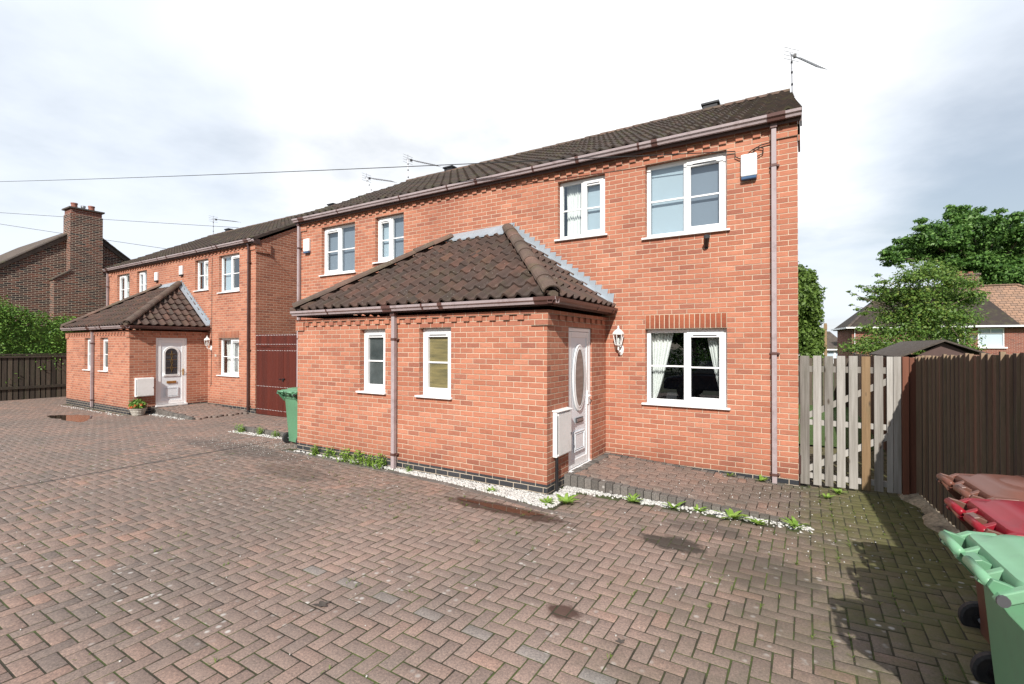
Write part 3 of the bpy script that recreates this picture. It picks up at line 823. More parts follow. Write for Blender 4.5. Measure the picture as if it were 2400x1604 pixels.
RY, RZ = 4.0, 7.17      # ridge
EY, EZ = -.11, 5.035
def house(name, label, loc, rz, sc, dk, kind, tilt=0.):
    """brick semi with a hipped porch; dk: dark pipework; kind: door style"""
    Hs = thing(name, label, 'house', loc, rz); Hs.scale = (sc,) * 3
    P = Hs
    gm = ('gutter', 'gutter_dark'); pm = ('pipe_dark', 'pipe_dark') if dk else gm
    # ---- main walls
    w = MB()
    holesF = [(-2.1, -.9, .9, 2.1), (-2.1, -.9, 3.525, 4.725), (-3.65, -2.775, 3.675, 4.725), (-8.225, -7.35, 3.675, 4.725), (-10.1, -8.9, 3.525, 4.725), (-10.1, -8.9, .9, 2.1)]
    wall_front(w, -11.0, 0, 0, 4.95, 0, holesF)
    gx = -.19 if not dk else -.02
    for xx, s_, tx in ((0, 1, gx), (-11.0, -1, -11.0)):
        bx_ = xx - (.3 if s_ > 0 else 0)
        for p in ([(xx, 0, 0), (bx_, 8, 0), (bx_, 8, 4.95), (xx, 0, 4.95)], [(xx, 0, 4.95), (bx_, 8, 4.95), (tx, 4, RZ - .1)]): w.face(p if s_ > 0 else p[::-1])
    w.face([(-.3, 8, 0), (-11, 8, 0), (-11, 8, 4.95), (-.3, 8, 4.95)])
    # ---- porch walls
    hp = [(-6.262, -5.675, 1.05, 2.1), (-4.95, -4.335, 1.05, 2.1)]
    PY = -2.135; PX0, PX1 = -7.935, -2.76
    wall_front(w, PX0, PX1, 0, 2.3, PY, hp)
    wall_side(w, PX1, PY, 0, 0, 2.3, [(-1.475, -.62, .0, 2.1)], rev=-.1)
    wall_side(w, PX0, PY, 0, 0, 2.3, [], sgn=-1)
    wl = w.build('brick_wall', 'brick', P)
    # corbels and dentils
    d = MB(); q = .026
    x = -.34
    for (xa, xb) in ((-.3375, 0.026), (-11.026, -10.66)):
        d.box(xa, xb, -q, -.001, 4.725, 4.875); 
    for X in (0, -11.0):
        s_ = 1 if X == 0 else -1
        a_, b_ = (X + .001, X + q) if s_ > 0 else (X - q, X - .001)
        d.box(a_, b_, -q, .45, 4.65, 4.95)
    nb = 0; x = -.45
    while x > -10.6:
        d.box(x - .1, x, -q, -.001, 4.803, 4.872); x -= .225
    d.box(-10.9, -.1, -q - .003, -.001, 4.876, 4.95)
    x = -2.98
    d.box(PX1 - .225, PX1 + q, PY - q, PY - .001, 2.1, 2.25); d.box(PX0 - q, PX0 + .2, PY - q, PY - .001, 2.1, 2.25)
    d.box(PX1 + .001, PX1 + q, PY + .0, PY + .2, 2.1, 2.25)
    x = PX1 - .3375
    while x > PX0 + .25: d.box(x - .1, x, PY - q, PY - .001, 2.178, 2.247); x -= .225
    d.box(PX0 - q, PX1 + q, PY - q - .003, PY - .001, 2.251, 2.3)
    y = PY + .33
    while y < -.15: d.box(PX1 + .001, PX1 + q, y, y + .1, 2.178, 2.247); y += .225
    d.box(PX1 + .001, PX1 + q + .003, PY - q, 0, 2.251, 2.3)
    d.build('dentil_course', 'brick', wl)
    so = MB()
    for a in (-2.1, -10.1): so.face([(a - .0, -.003, 2.1), (a + 1.2, -.003, 2.1), (a + 1.2, -.003, 2.325), (a, -.003, 2.325)])
    for so_o in so.split('soldier_course', 'soldier', wl):
        for l in so_o.data.uv_layers[0].data: l.uv = (l.uv[0] + 2.1, l.uv[1] - 2.1)
    pb = MB()
    pb.box(-11.0, -.0, -.0025, .1, -.3, .0 - .001); pb.box(-11.0, 0.001, 0, .4, -.3, -.002); pb.box(-11.0, -.12, .4, 8, -.3, -.002)
    pb.box(PX0 - .002, PX1 + .002, PY - .003, 0, -.3, .038)
    pb.build('plinth', 'dpc', wl)
    # ---- main roof
    U = Vector((1, 0, 0)); V = Vector((0, RY - EY, RZ - EZ)); vl = V.length; V.normalize(); n = Vector((0, -V.z, V.y))
    rf = MB(); x0, x1 = -11.03, .055
    skew = (-.2 if not dk else -.01)
    tile_roof(rf, (0, EY, EZ), U, V, n, (x0, x1), vl, lambda v: (x0, x1 + (skew - x1) * (v / vl)))
    roof = rf.build('tiled_roof', 'tile_dark', P, smooth=False)
    bk = MB(); bk.face([(skew - .2, 2 * RY - EY, EZ), (x0, 2 * RY - EY, EZ), (x0, RY, RZ), (skew, RY, RZ)])
    # underside + verge undercloak
    bk.face([(x0, EY, EZ - .05), (x1, EY, EZ - .05), (skew, RY, RZ - .05), (x0, RY, RZ - .05)][::-1])
    bk.face([(x1, EY, EZ - .05), (x1, EY, EZ + .03), (skew, RY, RZ + .02), (skew, RY, RZ - .05)])
    bk.face([(x0, EY, EZ - .05), (x0, RY, RZ - .05), (x0, RY, RZ + .02), (x0, EY, EZ + .03)])
    bk.build('roof_back', 'tile_dark', roof)
    rd = MB(); ridge_tiles(rd, (x0, RY, RZ - .01), (skew, RY, RZ - .01), .12); rd.build('ridge_tiles', 'tile_ridge', roof)
    for vx in (-1.75, -9.3):
        v = MB(); v.box(vx - .19, vx + .19, RY - .12, RY + .12, RZ + .13, RZ + .17)
        v.box(vx - .15, vx + .15, RY - .09, RY + .09, RZ + .02, RZ + .13); v.build('ridge_vent', 'black', roof)
    # fascia + gutters
    fa = MB(); fa.box(-11.03, .03, EY + .02, EY + .04, EZ - .14, EZ - .005); fa.box(-11.03, .03, EY + .04, -.031, EZ - .10, EZ - .085)
    fa.box(.03, .05, EY + .02, .1, EZ - .15, EZ - .0); fa.build('fascia', 'soffit', roof)
    j = [(11.11 - q_, .03) for q_ in (.9 + 1.35, 4.15, 6.1, 7.4, 9.4)] + [(11.11 - 2.0, .09), (11.11 - 5.4, .06), (11.11 - .34, .22), (.34, .22), (11.11 - 3.3, .06)]
    gutter_run(P, (-11.02, EY + .02, EZ - .012), (.05, EY + .02, EZ - .012), (0, -1, 0), gm, j)
    ptop = EZ - .16
    downpipe(P, -.285, 0, -.07, ptop, *pm, clips=(1.73, .05, 4.35))
    downpipe(P, -10.92, 0, -.15, ptop, *gm, clips=(4.3, 2.0))
    # ---- porch roof
    GE = .2; ez = 2.455; tz = 3.96
    ex1, ex0 = PX1 + .13, PX0 + .06; ey = PY - .11
    run = -ey; axr, axl = -4.66, -5.98
    V = Vector((0, run, tz - ez)); vl = V.length; Vn = V.normalized(); nn = Vector((0, -Vn.z, Vn.y))
    pr = MB()
    tile_roof(pr, (0, ey, ez), U, Vn, nn, (ex0, ex1), vl, lambda v: (ex0 + (axl - ex0) * v / vl, ex1 + (axr - ex1) * v / vl), tw=.215, course=.31, amp=.024)
    proof = pr.build('porch_roof', 'tile', P)
    sr = MB()
    V2 = Vector((axr - ex1, 0, tz - ez)); l2 = V2.length; V2.normalize(); n2 = Vector((-V2.z, 0, V2.x)); n2 = Vector((abs(V2.z), 0, abs(V2.x)))
    tile_roof(sr, (ex1, ey, ez), (0, 1, 0), V2, n2, (0, run), l2, lambda v: (run * v / l2, run), tw=.215, course=.31, amp=.024)
    V3 = Vector((axl - ex0, 0, tz - ez)); l3 = V3.length; V3.normalize(); n3 = Vector((-abs(V3.z), 0, abs(V3.x)))
    tile_roof(sr, (ex0, ey, ez), (0, 1, 0), V3, n3, (0, run), l3, lambda v: (run * v / l3, run), tw=.215, course=.31, amp=.024, flip=True)
    sr.build('roof_side', 'tile', proof)
    for A_, B_ in (((ex1, ey, ez + .05), (axr, -.05, tz + .07)), ((ex0, ey, ez + .05), (axl, -.05, tz + .05))):
        hp_ = MB(); ridge_tiles(hp_, A_, B_, .115); hp_.build('hip_tiles', 'tile_ridge', proof)
    mr = MB(); mr.tube([(ex1 - .03, ey + .03, ez + .03), (ex1 + .06, ey - .06, ez + .01)], .055, 7); mr.tube([(ex0 + .03, ey + .03, ez + .03), (ex0 - .05, ey - .05, ez + .01)], .05, 7); mr.split('hip_end', 'tile_ridge', proof)
    # lead flashings
    ld = MB()
    ld.hexa([(axl - .12, -.16, tz - .06), (axr + .05, -.16, tz - .06), (axr + .05, -.006, tz + .0), (axl - .12, -.006, tz + .0),
             (axl - .12, -.16, tz - .03), (axr + .05, -.16, tz - .03), (axr + .1, -.006, tz + .16), (axl - .05, -.006, tz + .12)])
    ns = 19
    for i in range(ns):   # stepped flashing down the right slope
        t0, t1 = i / ns, (i + 1) / ns
        xa, xb = axr + (ex1 - axr) * t0, axr + (ex1 - axr) * t1; za, zb = tz + (ez - tz) * t0, tz + (ez - tz) * t1
        ld.face([(xa, -.006, za + .0), (xb, -.006, zb + .0), (xb, -.006, zb + .13), (xa, -.006, za + .13)]); ld.face([(xa, -.006, za + .13), (xb, -.006, zb + .13), (xb + .02, -.006, za + .165), (xa + .01, -.006, za + .17)])
        ld.face([(xa, -.13, za + .05), (xb, -.13, zb + .05), (xb, -.006, zb + .07), (xa, -.006, za + .07)])
    ld.face([(ex1 - .05, -.007, ez + .05), (ex1 - .0, -.007, ez + .02), (ex1 + .0, -.007, ez + .2), (ex1 - .05, -.007, ez + .23)])
    for i in range(ns):
        t0, t1 = i / ns, (i + 1) / ns
        xa, xb = axl + (ex0 - axl) * t0, axl + (ex0 - axl) * t1; za, zb = tz + (ez - tz) * t0, tz + (ez - tz) * t1
        ld.face([(xa, -.006, za + .02), (xa, -.006, za + .1), (xb, -.006, zb + .1), (xb, -.006, zb + .02)])
    ld.build('lead_flashing', 'lead', proof)
    fp = MB(); fp.box(ex0 + .03, ex1 - .03, ey + .03, ey + .05, ez - .11, ez + .0); fp.box(ex0 + .03, ex1 - .03, ey + .05, PY - .031, ez - .10, ez - .085)
    fp.box(ex1 - .05, ex1 - .03, ey + .05, -.002, ez - .11, ez); fp.box(PX1 + .03, ex1 - .05, ey + .05, -.002, ez - .10, ez - .085)
    fp.box(ex0 + .03, ex0 + .05, ey + .05, -.002, ez - .11, ez)
    fp.build('porch_fascia', 'soffit', proof)
    L = ex1 - ex0
    gutter_run(P, (ex0 - .02, ey + .03, ez - .008), (ex1 + .085, ey + .03, ez - .008), (0, -1, 0), gm, [(1.0, .03), (L - 2.85 + .02, .19), (L - 1.75, .08), (L - .06, .3), (L - 2.1, .03)], name='porch_gutter')
    gutter_run(P, (ex1 - .03, -.01, ez - .008), (ex1 - .03, ey - .085, ez - .008), (1, 0, 0), ('gutter_dark', 'gutter_dark'), [(.15, .03), (.8, .03), (run - .05, .16)], name='porch_side_gutter')
    downpipe(P, -5.425, PY, -.09, ez - .15, *gm, clips=(1.93, .13), w=.066)
    # ---- windows
    yo = .085
    if kind == 'oval':
        window(P, -2.1, -.9, .9, 2.1, yo, opener='R', curt='tieL:.04:.33 tieR:.72:.97')
        window(P, -2.1, -.9, 3.525, 4.725, yo, opener='R', curt='blind:.05:.5 net:.52:.97 hang:.84:.97')
        window(P, -3.65, -2.775, 3.675, 4.725, yo, opener='R', curt='hang:.08:.38 blind:.5:.95')
        window(P, -8.225, -7.35, 3.675, 4.725, yo, opener='L', curt='blind:.05:.5 net:.5:.95')
        window(P, -10.1, -8.9, 3.525, 4.725, yo, opener='L', curt='net:.03:.97 hang:.42:.85')
        window(P, -10.1, -8.9, .9, 2.1, yo, opener='L')
        window(P, -6.262, -5.675, 1.05, 2.1, PY + yo, kind='one', room='obscure')
        window(P, -4.95, -4.335, 1.05, 2.1, PY + yo, kind='one', room='amber')
    else:
        window(P, -2.1, -.9, .9, 2.1, yo, opener='R', curt='hang:.03:.97')
        window(P, -2.1, -.9, 3.525, 4.725, yo, opener='R', curt='blind:.05:.5')
        window(P, -3.65, -2.775, 3.675, 4.725, yo, opener='R', curt='hang:.08:.6')
        window(P, -8.225, -7.35, 3.675, 4.725, yo, opener='L', curt='blind:.05:.9')
        window(P, -10.1, -8.9, 3.525, 4.725, yo, opener='L', curt='hang:.05:.9')
        window(P, -10.1, -8.9, .9, 2.1, yo, opener='L')
        window(P, -6.262, -5.675, 1.05, 2.1, PY + yo, kind='one', room='obscure')
        window(P, -4.95, -4.335, 1.05, 2.1, PY + yo, kind='one', room='obscure')
    door(P, kind)
    return Hs

HA = house('semi_detached_house', 'orange brick house nearest the camera with pantiled porch and white oval-glass door', (0, 0, 0), 0, 1, False, 'oval')
HB = house('semi_detached_house', 'farther orange brick house at left with white arched-glass door and dark brown downpipe', (H2[0], H2[1], -.03), H2[2], H2[3], True, 'arch')
def onB(x, y, z):
    a, b = h2w(x, y); return (a, b, z * H2[3] - .03)

# ------------------------------------------------------------------ fixtures
def wall_lantern(loc, label, rz=0):
    t = thing('wall_lantern', label, 'lamp', loc, rz, 'white carriage lanterns beside the doors')
    b = MB()
    b.loft([[(.05 * math.cos(a) * s_, y, -.13 + .085 * math.sin(a) * s_ * 1.1) for a in [i * math.pi / 6 for i in range(12)]] for s_, y in ((1, 0), (1, -.015), (.5, -.04))])
    b.tube([(0, -.02, -.14), (0, -.08, -.17), (0, -.13, -.13), (0, -.13, -.07)], .012, 8); b.build('bracket', 'white_box', t, smooth=False)
    c = MB(); cx, cy = 0, -.13
    def ring(r, z, n=6): return [(cx + r * math.cos(i * 2 * math.pi / n + .5), cy + r * math.sin(i * 2 * math.pi / n + .5), z) for i in range(n)]
    c.loft([ring(.02, -.08), ring(.05, -.055), ring(.052, -.045)]); c.loft([ring(.092, .115), ring(.094, .13), ring(.07, .17), ring(.03, .20), ring(.012, .215), ring(.02, .235), ring(.004, .26)])
    for i in range(6):
        a = i * math.pi / 3 + .5
        c.tube([(cx + .05 * math.cos(a), cy + .05 * math.sin(a), -.045), (cx + .082 * math.cos(a), cy + .082 * math.sin(a), .116)], .006, 5)
    c.build('lantern_cage', 'white_box', t)
    g = MB(); g.loft([ring(.046, -.045), ring(.077, .115)], caps=(False, False)); g.build('lantern_glass', 'glass', t)
    bl = MB(); bl.tube([(cx, cy, -.04), (cx, cy, .02), (cx, cy, .06)], [.014, .022, .012], 8); bl.build('bulb', 'curtain', t)
    return t
wall_lantern((-2.5, 0, 1.9), 'white lantern on the near brick wall between the oval-glass door and window')
wall_lantern(onB(-2.55, 0, 1.92), 'white lantern on the farther house beside its arched-glass door')

def alarm_box(loc, label, lens=True, stripes=False, s=1.):
    t = thing('alarm_box', label, 'alarm box', loc, 0, 'burglar alarm boxes under the eaves'); t.scale = (s,) * 3
    b = MB(); b.box(-.105, .105, -.075, -.001, -.16, .16); b.build('cover', 'white_box', t, bevel=.018)
    l = MB(); l.box(-.1, .1, -.078, -.001, -.205, -.161); l.build('lens', 'blue' if lens else 'black', t, bevel=.012)
    if stripes:
        r = MB()
        for z in (.06, 0, -.06): r.box(-.05, .05, -.0775, -.0755, z, z + .012)
        r.build('mark', 'postwood', t)
    return t
alarm_box((-.6, 0, 4.42), 'white alarm box with blue lens on the near house beside the big upper window', s=1.0)
alarm_box((-10.62, 0, 4.35), 'white alarm box with blue lens at the left end of the near house front')
alarm_box(onB(-4.55, 0, 4.47), 'alarm box with red stripes over the ridge of the farther porch', False, True, .95)
alarm_box(onB(-6.45, 0, 4.4), 'plain white alarm box left of the farther porch ridge', False, False, .95)

t = thing('security_light', 'small black floodlight on the near brick wall under the big upper window', 'lamp', (-1.18, 0, 3.38))
b = MB(); b.tube([(0, -.001, -.05), (0, -.05, -.05), (.0, -.07, .0)], .02, 8); b.box(-.025, .025, -.012, -.001, -.09, -.02); b.build('bracket', 'black', t)
b = MB(); b.tube([(.0, -.03, -.045), (.03, -.15, .05)], [.035, .042], 10); b.tube([(.03, -.15, .05), (.033, -.165, .062)], [.045, .045], 10); b.build('lamp_head', 'black', t)

def meter_box(loc, label, w, h, dpt, hinge=True, group='white meter boxes on the porch side walls'):
    t = thing('meter_box', label, 'meter box', loc, 0, group)
    b = MB(); b.box(.001, dpt, -w / 2, w / 2, 0, h); b.build('case', 'white_box', t, bevel=.012)
    d = MB(); d.box(dpt + .001, dpt + .016, -w / 2 + .025, w / 2 - .012, .02, h - .025); d.build('door', 'white_box', t, bevel=.006)
    k = MB(); k.box(dpt + .016, dpt + .022, w / 2 - .04, w / 2 - .02, h * .42, h * .47)
    k.box(dpt - .01, dpt + .012, -w / 2 + .014, -w / 2 + .024, .05, h - .05); k.build('latch', 'slot', t)
    if hinge:
        hh = MB(); hh.hexa([(0, -w / 2 - .01, h + .001), (dpt + .03, -w / 2 - .01, h + .001), (dpt + .03, w / 2 + .01, h + .001), (0, w / 2 + .01, h + .001),
                            (0, -w / 2 - .01, h + .022), (dpt + .03, -w / 2 - .01, h + .007), (dpt + .03, w / 2 + .01, h + .007), (0, w / 2 + .01, h + .022)])
        hh.build('hood', 'white_box', t, bevel=.004)
    return t
meter_box((-2.76, -1.76, .36), 'tall white meter box left of the oval-glass door, above a black pipe', .44, .6, .065)
mb_ = meter_box(onB(-2.76, -1.78, .36), 'square white meter box above the flower basket on the farther porch', .46, .55, .1, False)
mb_.rotation_euler[2] = H2[2]
b = MB(); b.tube([(-2.72, -1.93, .36), (-2.72, -1.93, -.12)], .022, 10); o = b.build('service_pipe', 'black'); tag(o, 'short black pipe running down from the tall white meter box', 'pipe')

# house number plate + doorbell + cable on farther house
b = MB(); b.box(-.05, .05, -.006, -.001, -.04, .04); o = b.build('number_plate', 'basket'); o.location = onB(-2.28, 0, 1.55); tag(o, 'small pale oval number plate right of the farther lantern', 'number plate')
b = MB()
xa, ya, za = onB(-2.62, -.012, 4.72); b.tube([(xa + .12, ya, za), (xa + .1, ya, za - .3), (xa + .1, ya, 2.0), (xa + .08, ya, .55), (xa + .0, ya, .5)], .006, 5)
tag(b.build('wall_cable', 'cable'), 'thin dark cable running down the farther house front beside the windows', 'cable')

# aerials
def aerial(base, top, tip, label, n=13, els=.16, grid=True):
    base, top, tip = Vector(base), Vector(top), Vector(tip)
    t = thing('tv_aerial', label, 'aerial', base, 0, 'television aerials on the ridges'); B0 = base
    m = MB(); m.tube([Vector((0, 0, -.1)), top - B0], .013, 6); m.build('mast', 'alu', t)
    cl = MB()
    for q in (.25, .55, .8): p = (top - B0) * q; cl.tube([p - Vector((0, 0, .02)), p + Vector((0, 0, .02))], .022, 6)
    cl.split('cable_clip', 'black', t)
    d = (tip - top); b = MB(); b.tube([top - B0 - d * .06, tip - B0], .009, 6); boom = b.build('boom', 'steel', t)
    pd = d.normalized().cross(Vector((0, 0, 1))).normalized()
    e = MB()
    for i in range(n):
        p = top - B0 + d * (.18 + .82 * i / (n - 1)); e.tube([p - pd * els + Vector((0, 0, 0)), p + pd * els], .0045, 4)
    e.build('element_row', 'alu', boom)
    if grid:
        r = MB()
        for z in (-.12, -.04, .04, .12): r.tube([top - B0 + Vector((0, 0, z)) - pd * .2, top - B0 + Vector((0, 0, z)) + pd * .2], .005, 4)
        r.tube([top - B0 + Vector((0, 0, -.14)), top - B0 + Vector((0, 0, .16))], .007, 5); r.build('reflector', 'alu', boom)
        x = MB(); p = top - B0 + d * .12; x.box(p.x - .03, p.x + .03, p.y - .03, p.y + .03, p.z - .035, p.z + .03); x.build('balun', 'black', boom)
    return t
def yb(px, py, Y):
    d = cw + (px - 1200) / f_ * cr - (py - 802) / f_ * cu; return CAM + d * ((Y - CAM.y) / d.y)
def tipp(top, px, py, Yt): return yb(px, py, Yt)
aerial(yb(1857, 222, 4.05), yb(1855, 128, 4.05), yb(1925, 160, 3.6), 'tall aerial at the right end of the near roof')
aerial(yb(957, 430, 4.05), yb(956, 374, 4.05), yb(1026, 389, 3.9), 'upright aerial at the left end of the near roof')
q_ = aerial(yb(873, 455, 4.5), yb(859, 417, 4.5), yb(922, 426, 4.4), 'leaning aerial just left of the upright one', grid=True)
aerial(yb(500, 552, 4.3), yb(500, 514, 4.3), yb(556, 520, 4.25), 'aerial on the farther house roof, leftmost of all')

# overhead cables
def cable(a, b, sag, label, r=.009, end=None):
    a, b = Vector(a), Vector(b); m = MB()
    pts = [a.lerp(b, i / 24) - Vector((0, 0, sag * 4 * (i / 24) * (1 - i / 24))) for i in range(25)]
    m.tube(pts + (end or []), r, 5); tag(m.build('overhead_cable', 'cable'), label, 'cable')
e0 = Vector((-.78, -.03, 4.66))
cable(at(-300, 430, 24), e0, .12, 'overhead cable from the left of the picture to the near house wall', .008,
      [e0 + Vector((.0, .0, -.08)), e0 + Vector((.06, 0, -.12)), e0 + Vector((.14, 0, -.1)), e0 + Vector((.2, 0, -.04)), e0 + Vector((.28, 0, .0)), e0 + Vector((.36, 0, -.03)), e0 + Vector((.36, 0, -.1)), e0 + Vector((.29, 0, -.13)), e0 + Vector((.23, 0, -.09)), e0 + Vector((.25, 0, -.02)), e0 + Vector((.33, 0, .02)), e0 + Vector((.45, 0, .03))])
cable(at(-100, 492, 34), at(559, 534, 31), .02, 'upper of two overhead cables passing behind the big chimney', .013)
cable(at(-100, 510, 34), at(420, 588, 31), .02, 'lower of two overhead cables passing behind the big chimney', .013)

# ------------------------------------------------------------------ gates and fences
t = thing('picket_gate', 'weathered grey wooden gate with gaps between its boards, right of the near house', 'gate', (0, .1, 0))
sc = 4.355
def gx(px): # board pixel to X on plane y=.1
    p = CAM; X = 1870 + px / sc; d = cw + (X - 1200) / f_ * cr; return (CAM + d * ((.1 - CAM.y) / d.y)).x
for i, (a, b_) in enumerate([(22, 117), (154, 238), (272, 358), (395, 482), (518, 609), (648, 738), (775, 868), (905, 968), (972, 1052)]):
    m = MB(); xa, xb = gx(a), gx(b_); zb = float(np.interp(xa, [0, 1.15], [-.062, -.03]))
    m.box(xa, xb, -.012, .01, zb, 1.705 + R.uniform(-.008, .008)); m.build('board', 'tanwood' if i == 5 else 'oldwood', t, bevel=.003)
for z, h_ in ((1.52, .08), (.79, .07), (.06, .07)):
    m = MB(); zz = (z); m.box(.01, 1.12, .011, .05, zz - h_ / 2, zz + h_ / 2); m.build('rail', 'oldwood', t)
for za, zb in ((.86, 1.44), (.13, .73)):
    m = MB(); m.bar((.08, .031, za), (1.08, .031, zb), .036, .075, up=(0, 0, 1)); m.build('brace', 'oldwood', t)
m = MB(); m.box(.003, .03, -.06, -.015, .08, .33); m.box(.01, .016, -.05, -.03, -.08, .08); m.build('drop_bolt', 'pipe_dark', t)
m = MB(); m.box(1.128, 1.19, .06, .16, -.12, 1.7); m.box(1.2, 1.262, .09, .19, -.12, 1.69); o = m.build('gate_post', 'postwood'); tag(o, 'red brown wooden post between the grey gate and the brown fence', 'post')

# closeboard fence on the right
FA = Vector((1.27, .32, 0)); FB = Vector((1.86, -7.8, 0)); FL = (FB - FA).length; fd = (FB - FA).normalized(); fn = Vector((fd.y, -fd.x, 0))
if fn.x > 0: fn = -fn
t = thing('closeboard_fence', 'tall brown wooden fence of vertical boards behind the wheelie bins', 'fence', FA)
m = MB(); s_ = 0.; i = 0
while s_ < FL:
    w = R.uniform(.112, .14); zt = 1.70 + .032 * s_ + R.uniform(-.014, .014); z0_ = Vector((0, 0, .02)); z1_ = Vector((0, 0, zt))
    lean = fd * R.uniform(-.004, .004); a = fd * s_; b_ = fd * (s_ + w); ta = fn * .004; tb = fn * R.uniform(.022, .034)
    fc = R.uniform(.0, .5); ec = R.uniform(.7, 1.)
    m.face([a + ta + z0_, a + ta + z1_ + lean, b_ + tb + z1_ + lean, b_ + tb + z0_], fc)       # darker face
    m.face([b_ + tb + z0_, b_ + tb + z1_ + lean, b_ + z1_ + lean, b_ + z0_], ec)                # paler edge
    m.face([a + z1_, b_ + z1_ + lean, b_ + tb + z1_ + lean, a + ta + z1_], ec); m.face([a + z0_, b_ + z0_, b_ + z1_, a + z1_], fc)
    s_ += w; i += 1
bo = m.build('boards', 'fencewood', t)
m = MB()
for z in (.35, 1.0, 1.55): m.bar(fd * 0 - fn * .03 + Vector((0, 0, z)), fd * FL - fn * .03 + Vector((0, 0, z)), .05, .07)
m.split('rail', 'fencewood', t)
m = MB()
for s_ in np.arange(0.3, FL, 1.8): p = fd * s_ - fn * .06; m.box(p.x - .05, p.x + .05, p.y - .05, p.y + .05, -.1, 1.72)
m.split('post', 'fencewood', t)
# concrete haunch along the fence foot
m = MB(); prev = None; NN = 70
rings = []
for i in range(NN + 1):
    p = FA + fd * (FL * i / NN); wv = .13 + .05 * math.sin(i * .7) + R.uniform(-.02, .02); zt = .0 + R.uniform(-.02, .015)
    rings.append([p + fn * (wv + .03) + Vector((0, 0, -.1)), p + fn * (wv) + Vector((0, 0, -.04)), p + fn * .05 + Vector((0, 0, zt)), p - fn * .06 + Vector((0, 0, .02)), p - fn * .06 + Vector((0, 0, -.1))])
m.loft(rings, closed=False); tag(m.build('concrete_haunch', 'concrete'), 'rough pebbly concrete strip along the foot of the brown fence', 'concrete strip')

# red gate between the houses
t = thing('red_gate', 'dark red boarded double gate with rows of white studs between the two houses', 'gate', (-12.4, .52, 0))
for k_, (a, b_) in enumerate(((-1.3, -.005), (.005, 1.35))):
    m = MB(); x = a
    while x < b_ - .01:
        w = min(.135, b_ - x); m.box(x + .0015, x + w - .0015, -.02, .0, -.17, 1.78); x += w
    lf = m.build('gate_leaf', 'paint_red', t, bevel=.002)
    st = MB()
    for z in (1.68, .65, -.02):
        xx = a + .05
        while xx < b_ - .03: st.tube([(xx, -.02, z), (xx, -.028, z)], .009, 6); xx += .075
    st.build('stud_row', 'white_box', lf)
m = MB(); x = -1.3
while x < 1.34: m.box(x + .0015, min(x + .133, 1.35), -.045, -.022, 1.79, 2.15 + .0); x += .135
tp = m.build('top_panel', 'paint_red', t, bevel=.002)
st = MB(); xx = -1.26
while xx < 1.32:
    st.tube([(xx, -.045, 1.86), (xx, -.053, 1.86)], .009, 6); xx += .075
st.build('stud_row', 'white_box', tp); st = MB(); xx = -1.26
while xx < 1.32: st.tube([(xx, -.045, 2.12), (xx, -.053, 2.12)], .011, 6); xx += .075
st.build('stud_row', 'white_box', tp)
m = MB(); m.box(-.03, .03, -.04, -.021, .82, .9); m.tube([(-.18, -.04, .88), (-.08, -.04, .88)], .01, 6); m.tube([(.02, -.05, .88), (.1, -.05, .9)], .014, 6); m.build('latch', 'black', t)

# dark fence at far left
t = thing('boarded_fence', 'low dark brown boarded fence below the hedge at far left', 'fence', (-24.8, 0, 0))
m = MB(); y = -9.
while y < 1.6: m.box(-.0, .02, y, y + .115, -.2, 1.44 + R.uniform(-.012, .012)); y += .15
m.build('boards', 'darkwood', t)
m = MB(); m.box(.021, .06, -9, 1.7, .2, .3); m.box(.021, .06, -9, 1.7, 1.36, 1.44); m.box(-.03, .07, -9, 1.7, 1.46, 1.5); m.split('rail', 'darkwood', t)
m = MB(); m.box(-.06, -.03, -9, 1.7, -.2, 1.4); m.build('backing', 'darkwood', t)

# ------------------------------------------------------------------ foliage
def leaves(n, centers, radii, size, flat=.0, shell=.55):
    """leaf quads spread through blobs; returns V,F,rnd"""
    Cc = np.array(centers); Rr = np.array(radii)
    if Rr.ndim == 1: Rr = np.repeat(Rr[:, None], 3, 1)
    wgt = (Rr.prod(1)) ** (2 / 3); wgt /= wgt.sum(); idx = NP.choice(len(Cc), n, p=wgt)
    d = NP.normal(size=(n, 3)); d /= np.linalg.norm(d, axis=1)[:, None]
    rr = (shell + (1 - shell) * NP.rand(n)) * (.86 + .28 * NP.rand(n)); P = Cc[idx] + d * rr[:, None] * Rr[idx]
    # leaf frames: normals biased outward/up
    nn = d * .7 + NP.normal(size=(n, 3)) * .55 + np.array([0, 0, .45]); nn /= np.linalg.norm(nn, axis=1)[:, None]
    a = np.cross(nn, NP.normal(size=(n, 3))); a /= np.linalg.norm(a, axis=1)[:, None]; b = np.cross(nn, a)
    s = size * (.6 + .8 * NP.rand(n))[:, None]
    V = np.stack([P - a * s, P - b * s * .5, P + a * s, P + b * s * .5], 1) - nn[:, None] * 0
    V[:, 0] -= nn * s * .15; V[:, 2] -= nn * s * .25
    F = np.arange(n * 4).reshape(n, 4); return V.reshape(-1, 3), F, NP.rand(n)
def foliage(name, parent, mat, **k):
    V, F, r = leaves(**k); return fastmesh(name, V, F, mat, r, parent)
def blobs(c, R3, n, rmin, rmax, seed):
    r_ = np.random.RandomState(seed); out = []; rad = []
    for _ in range(n):
        d = r_.normal(size=3); d /= np.linalg.norm(d); q = r_.rand() ** .45
        p = np.array(c) + d * q * np.array(R3); out.append(p); k = rmin + (rmax - rmin) * r_.rand(); rad.append((k * 1.15, k * 1.15, k * .75))
    return out, rad
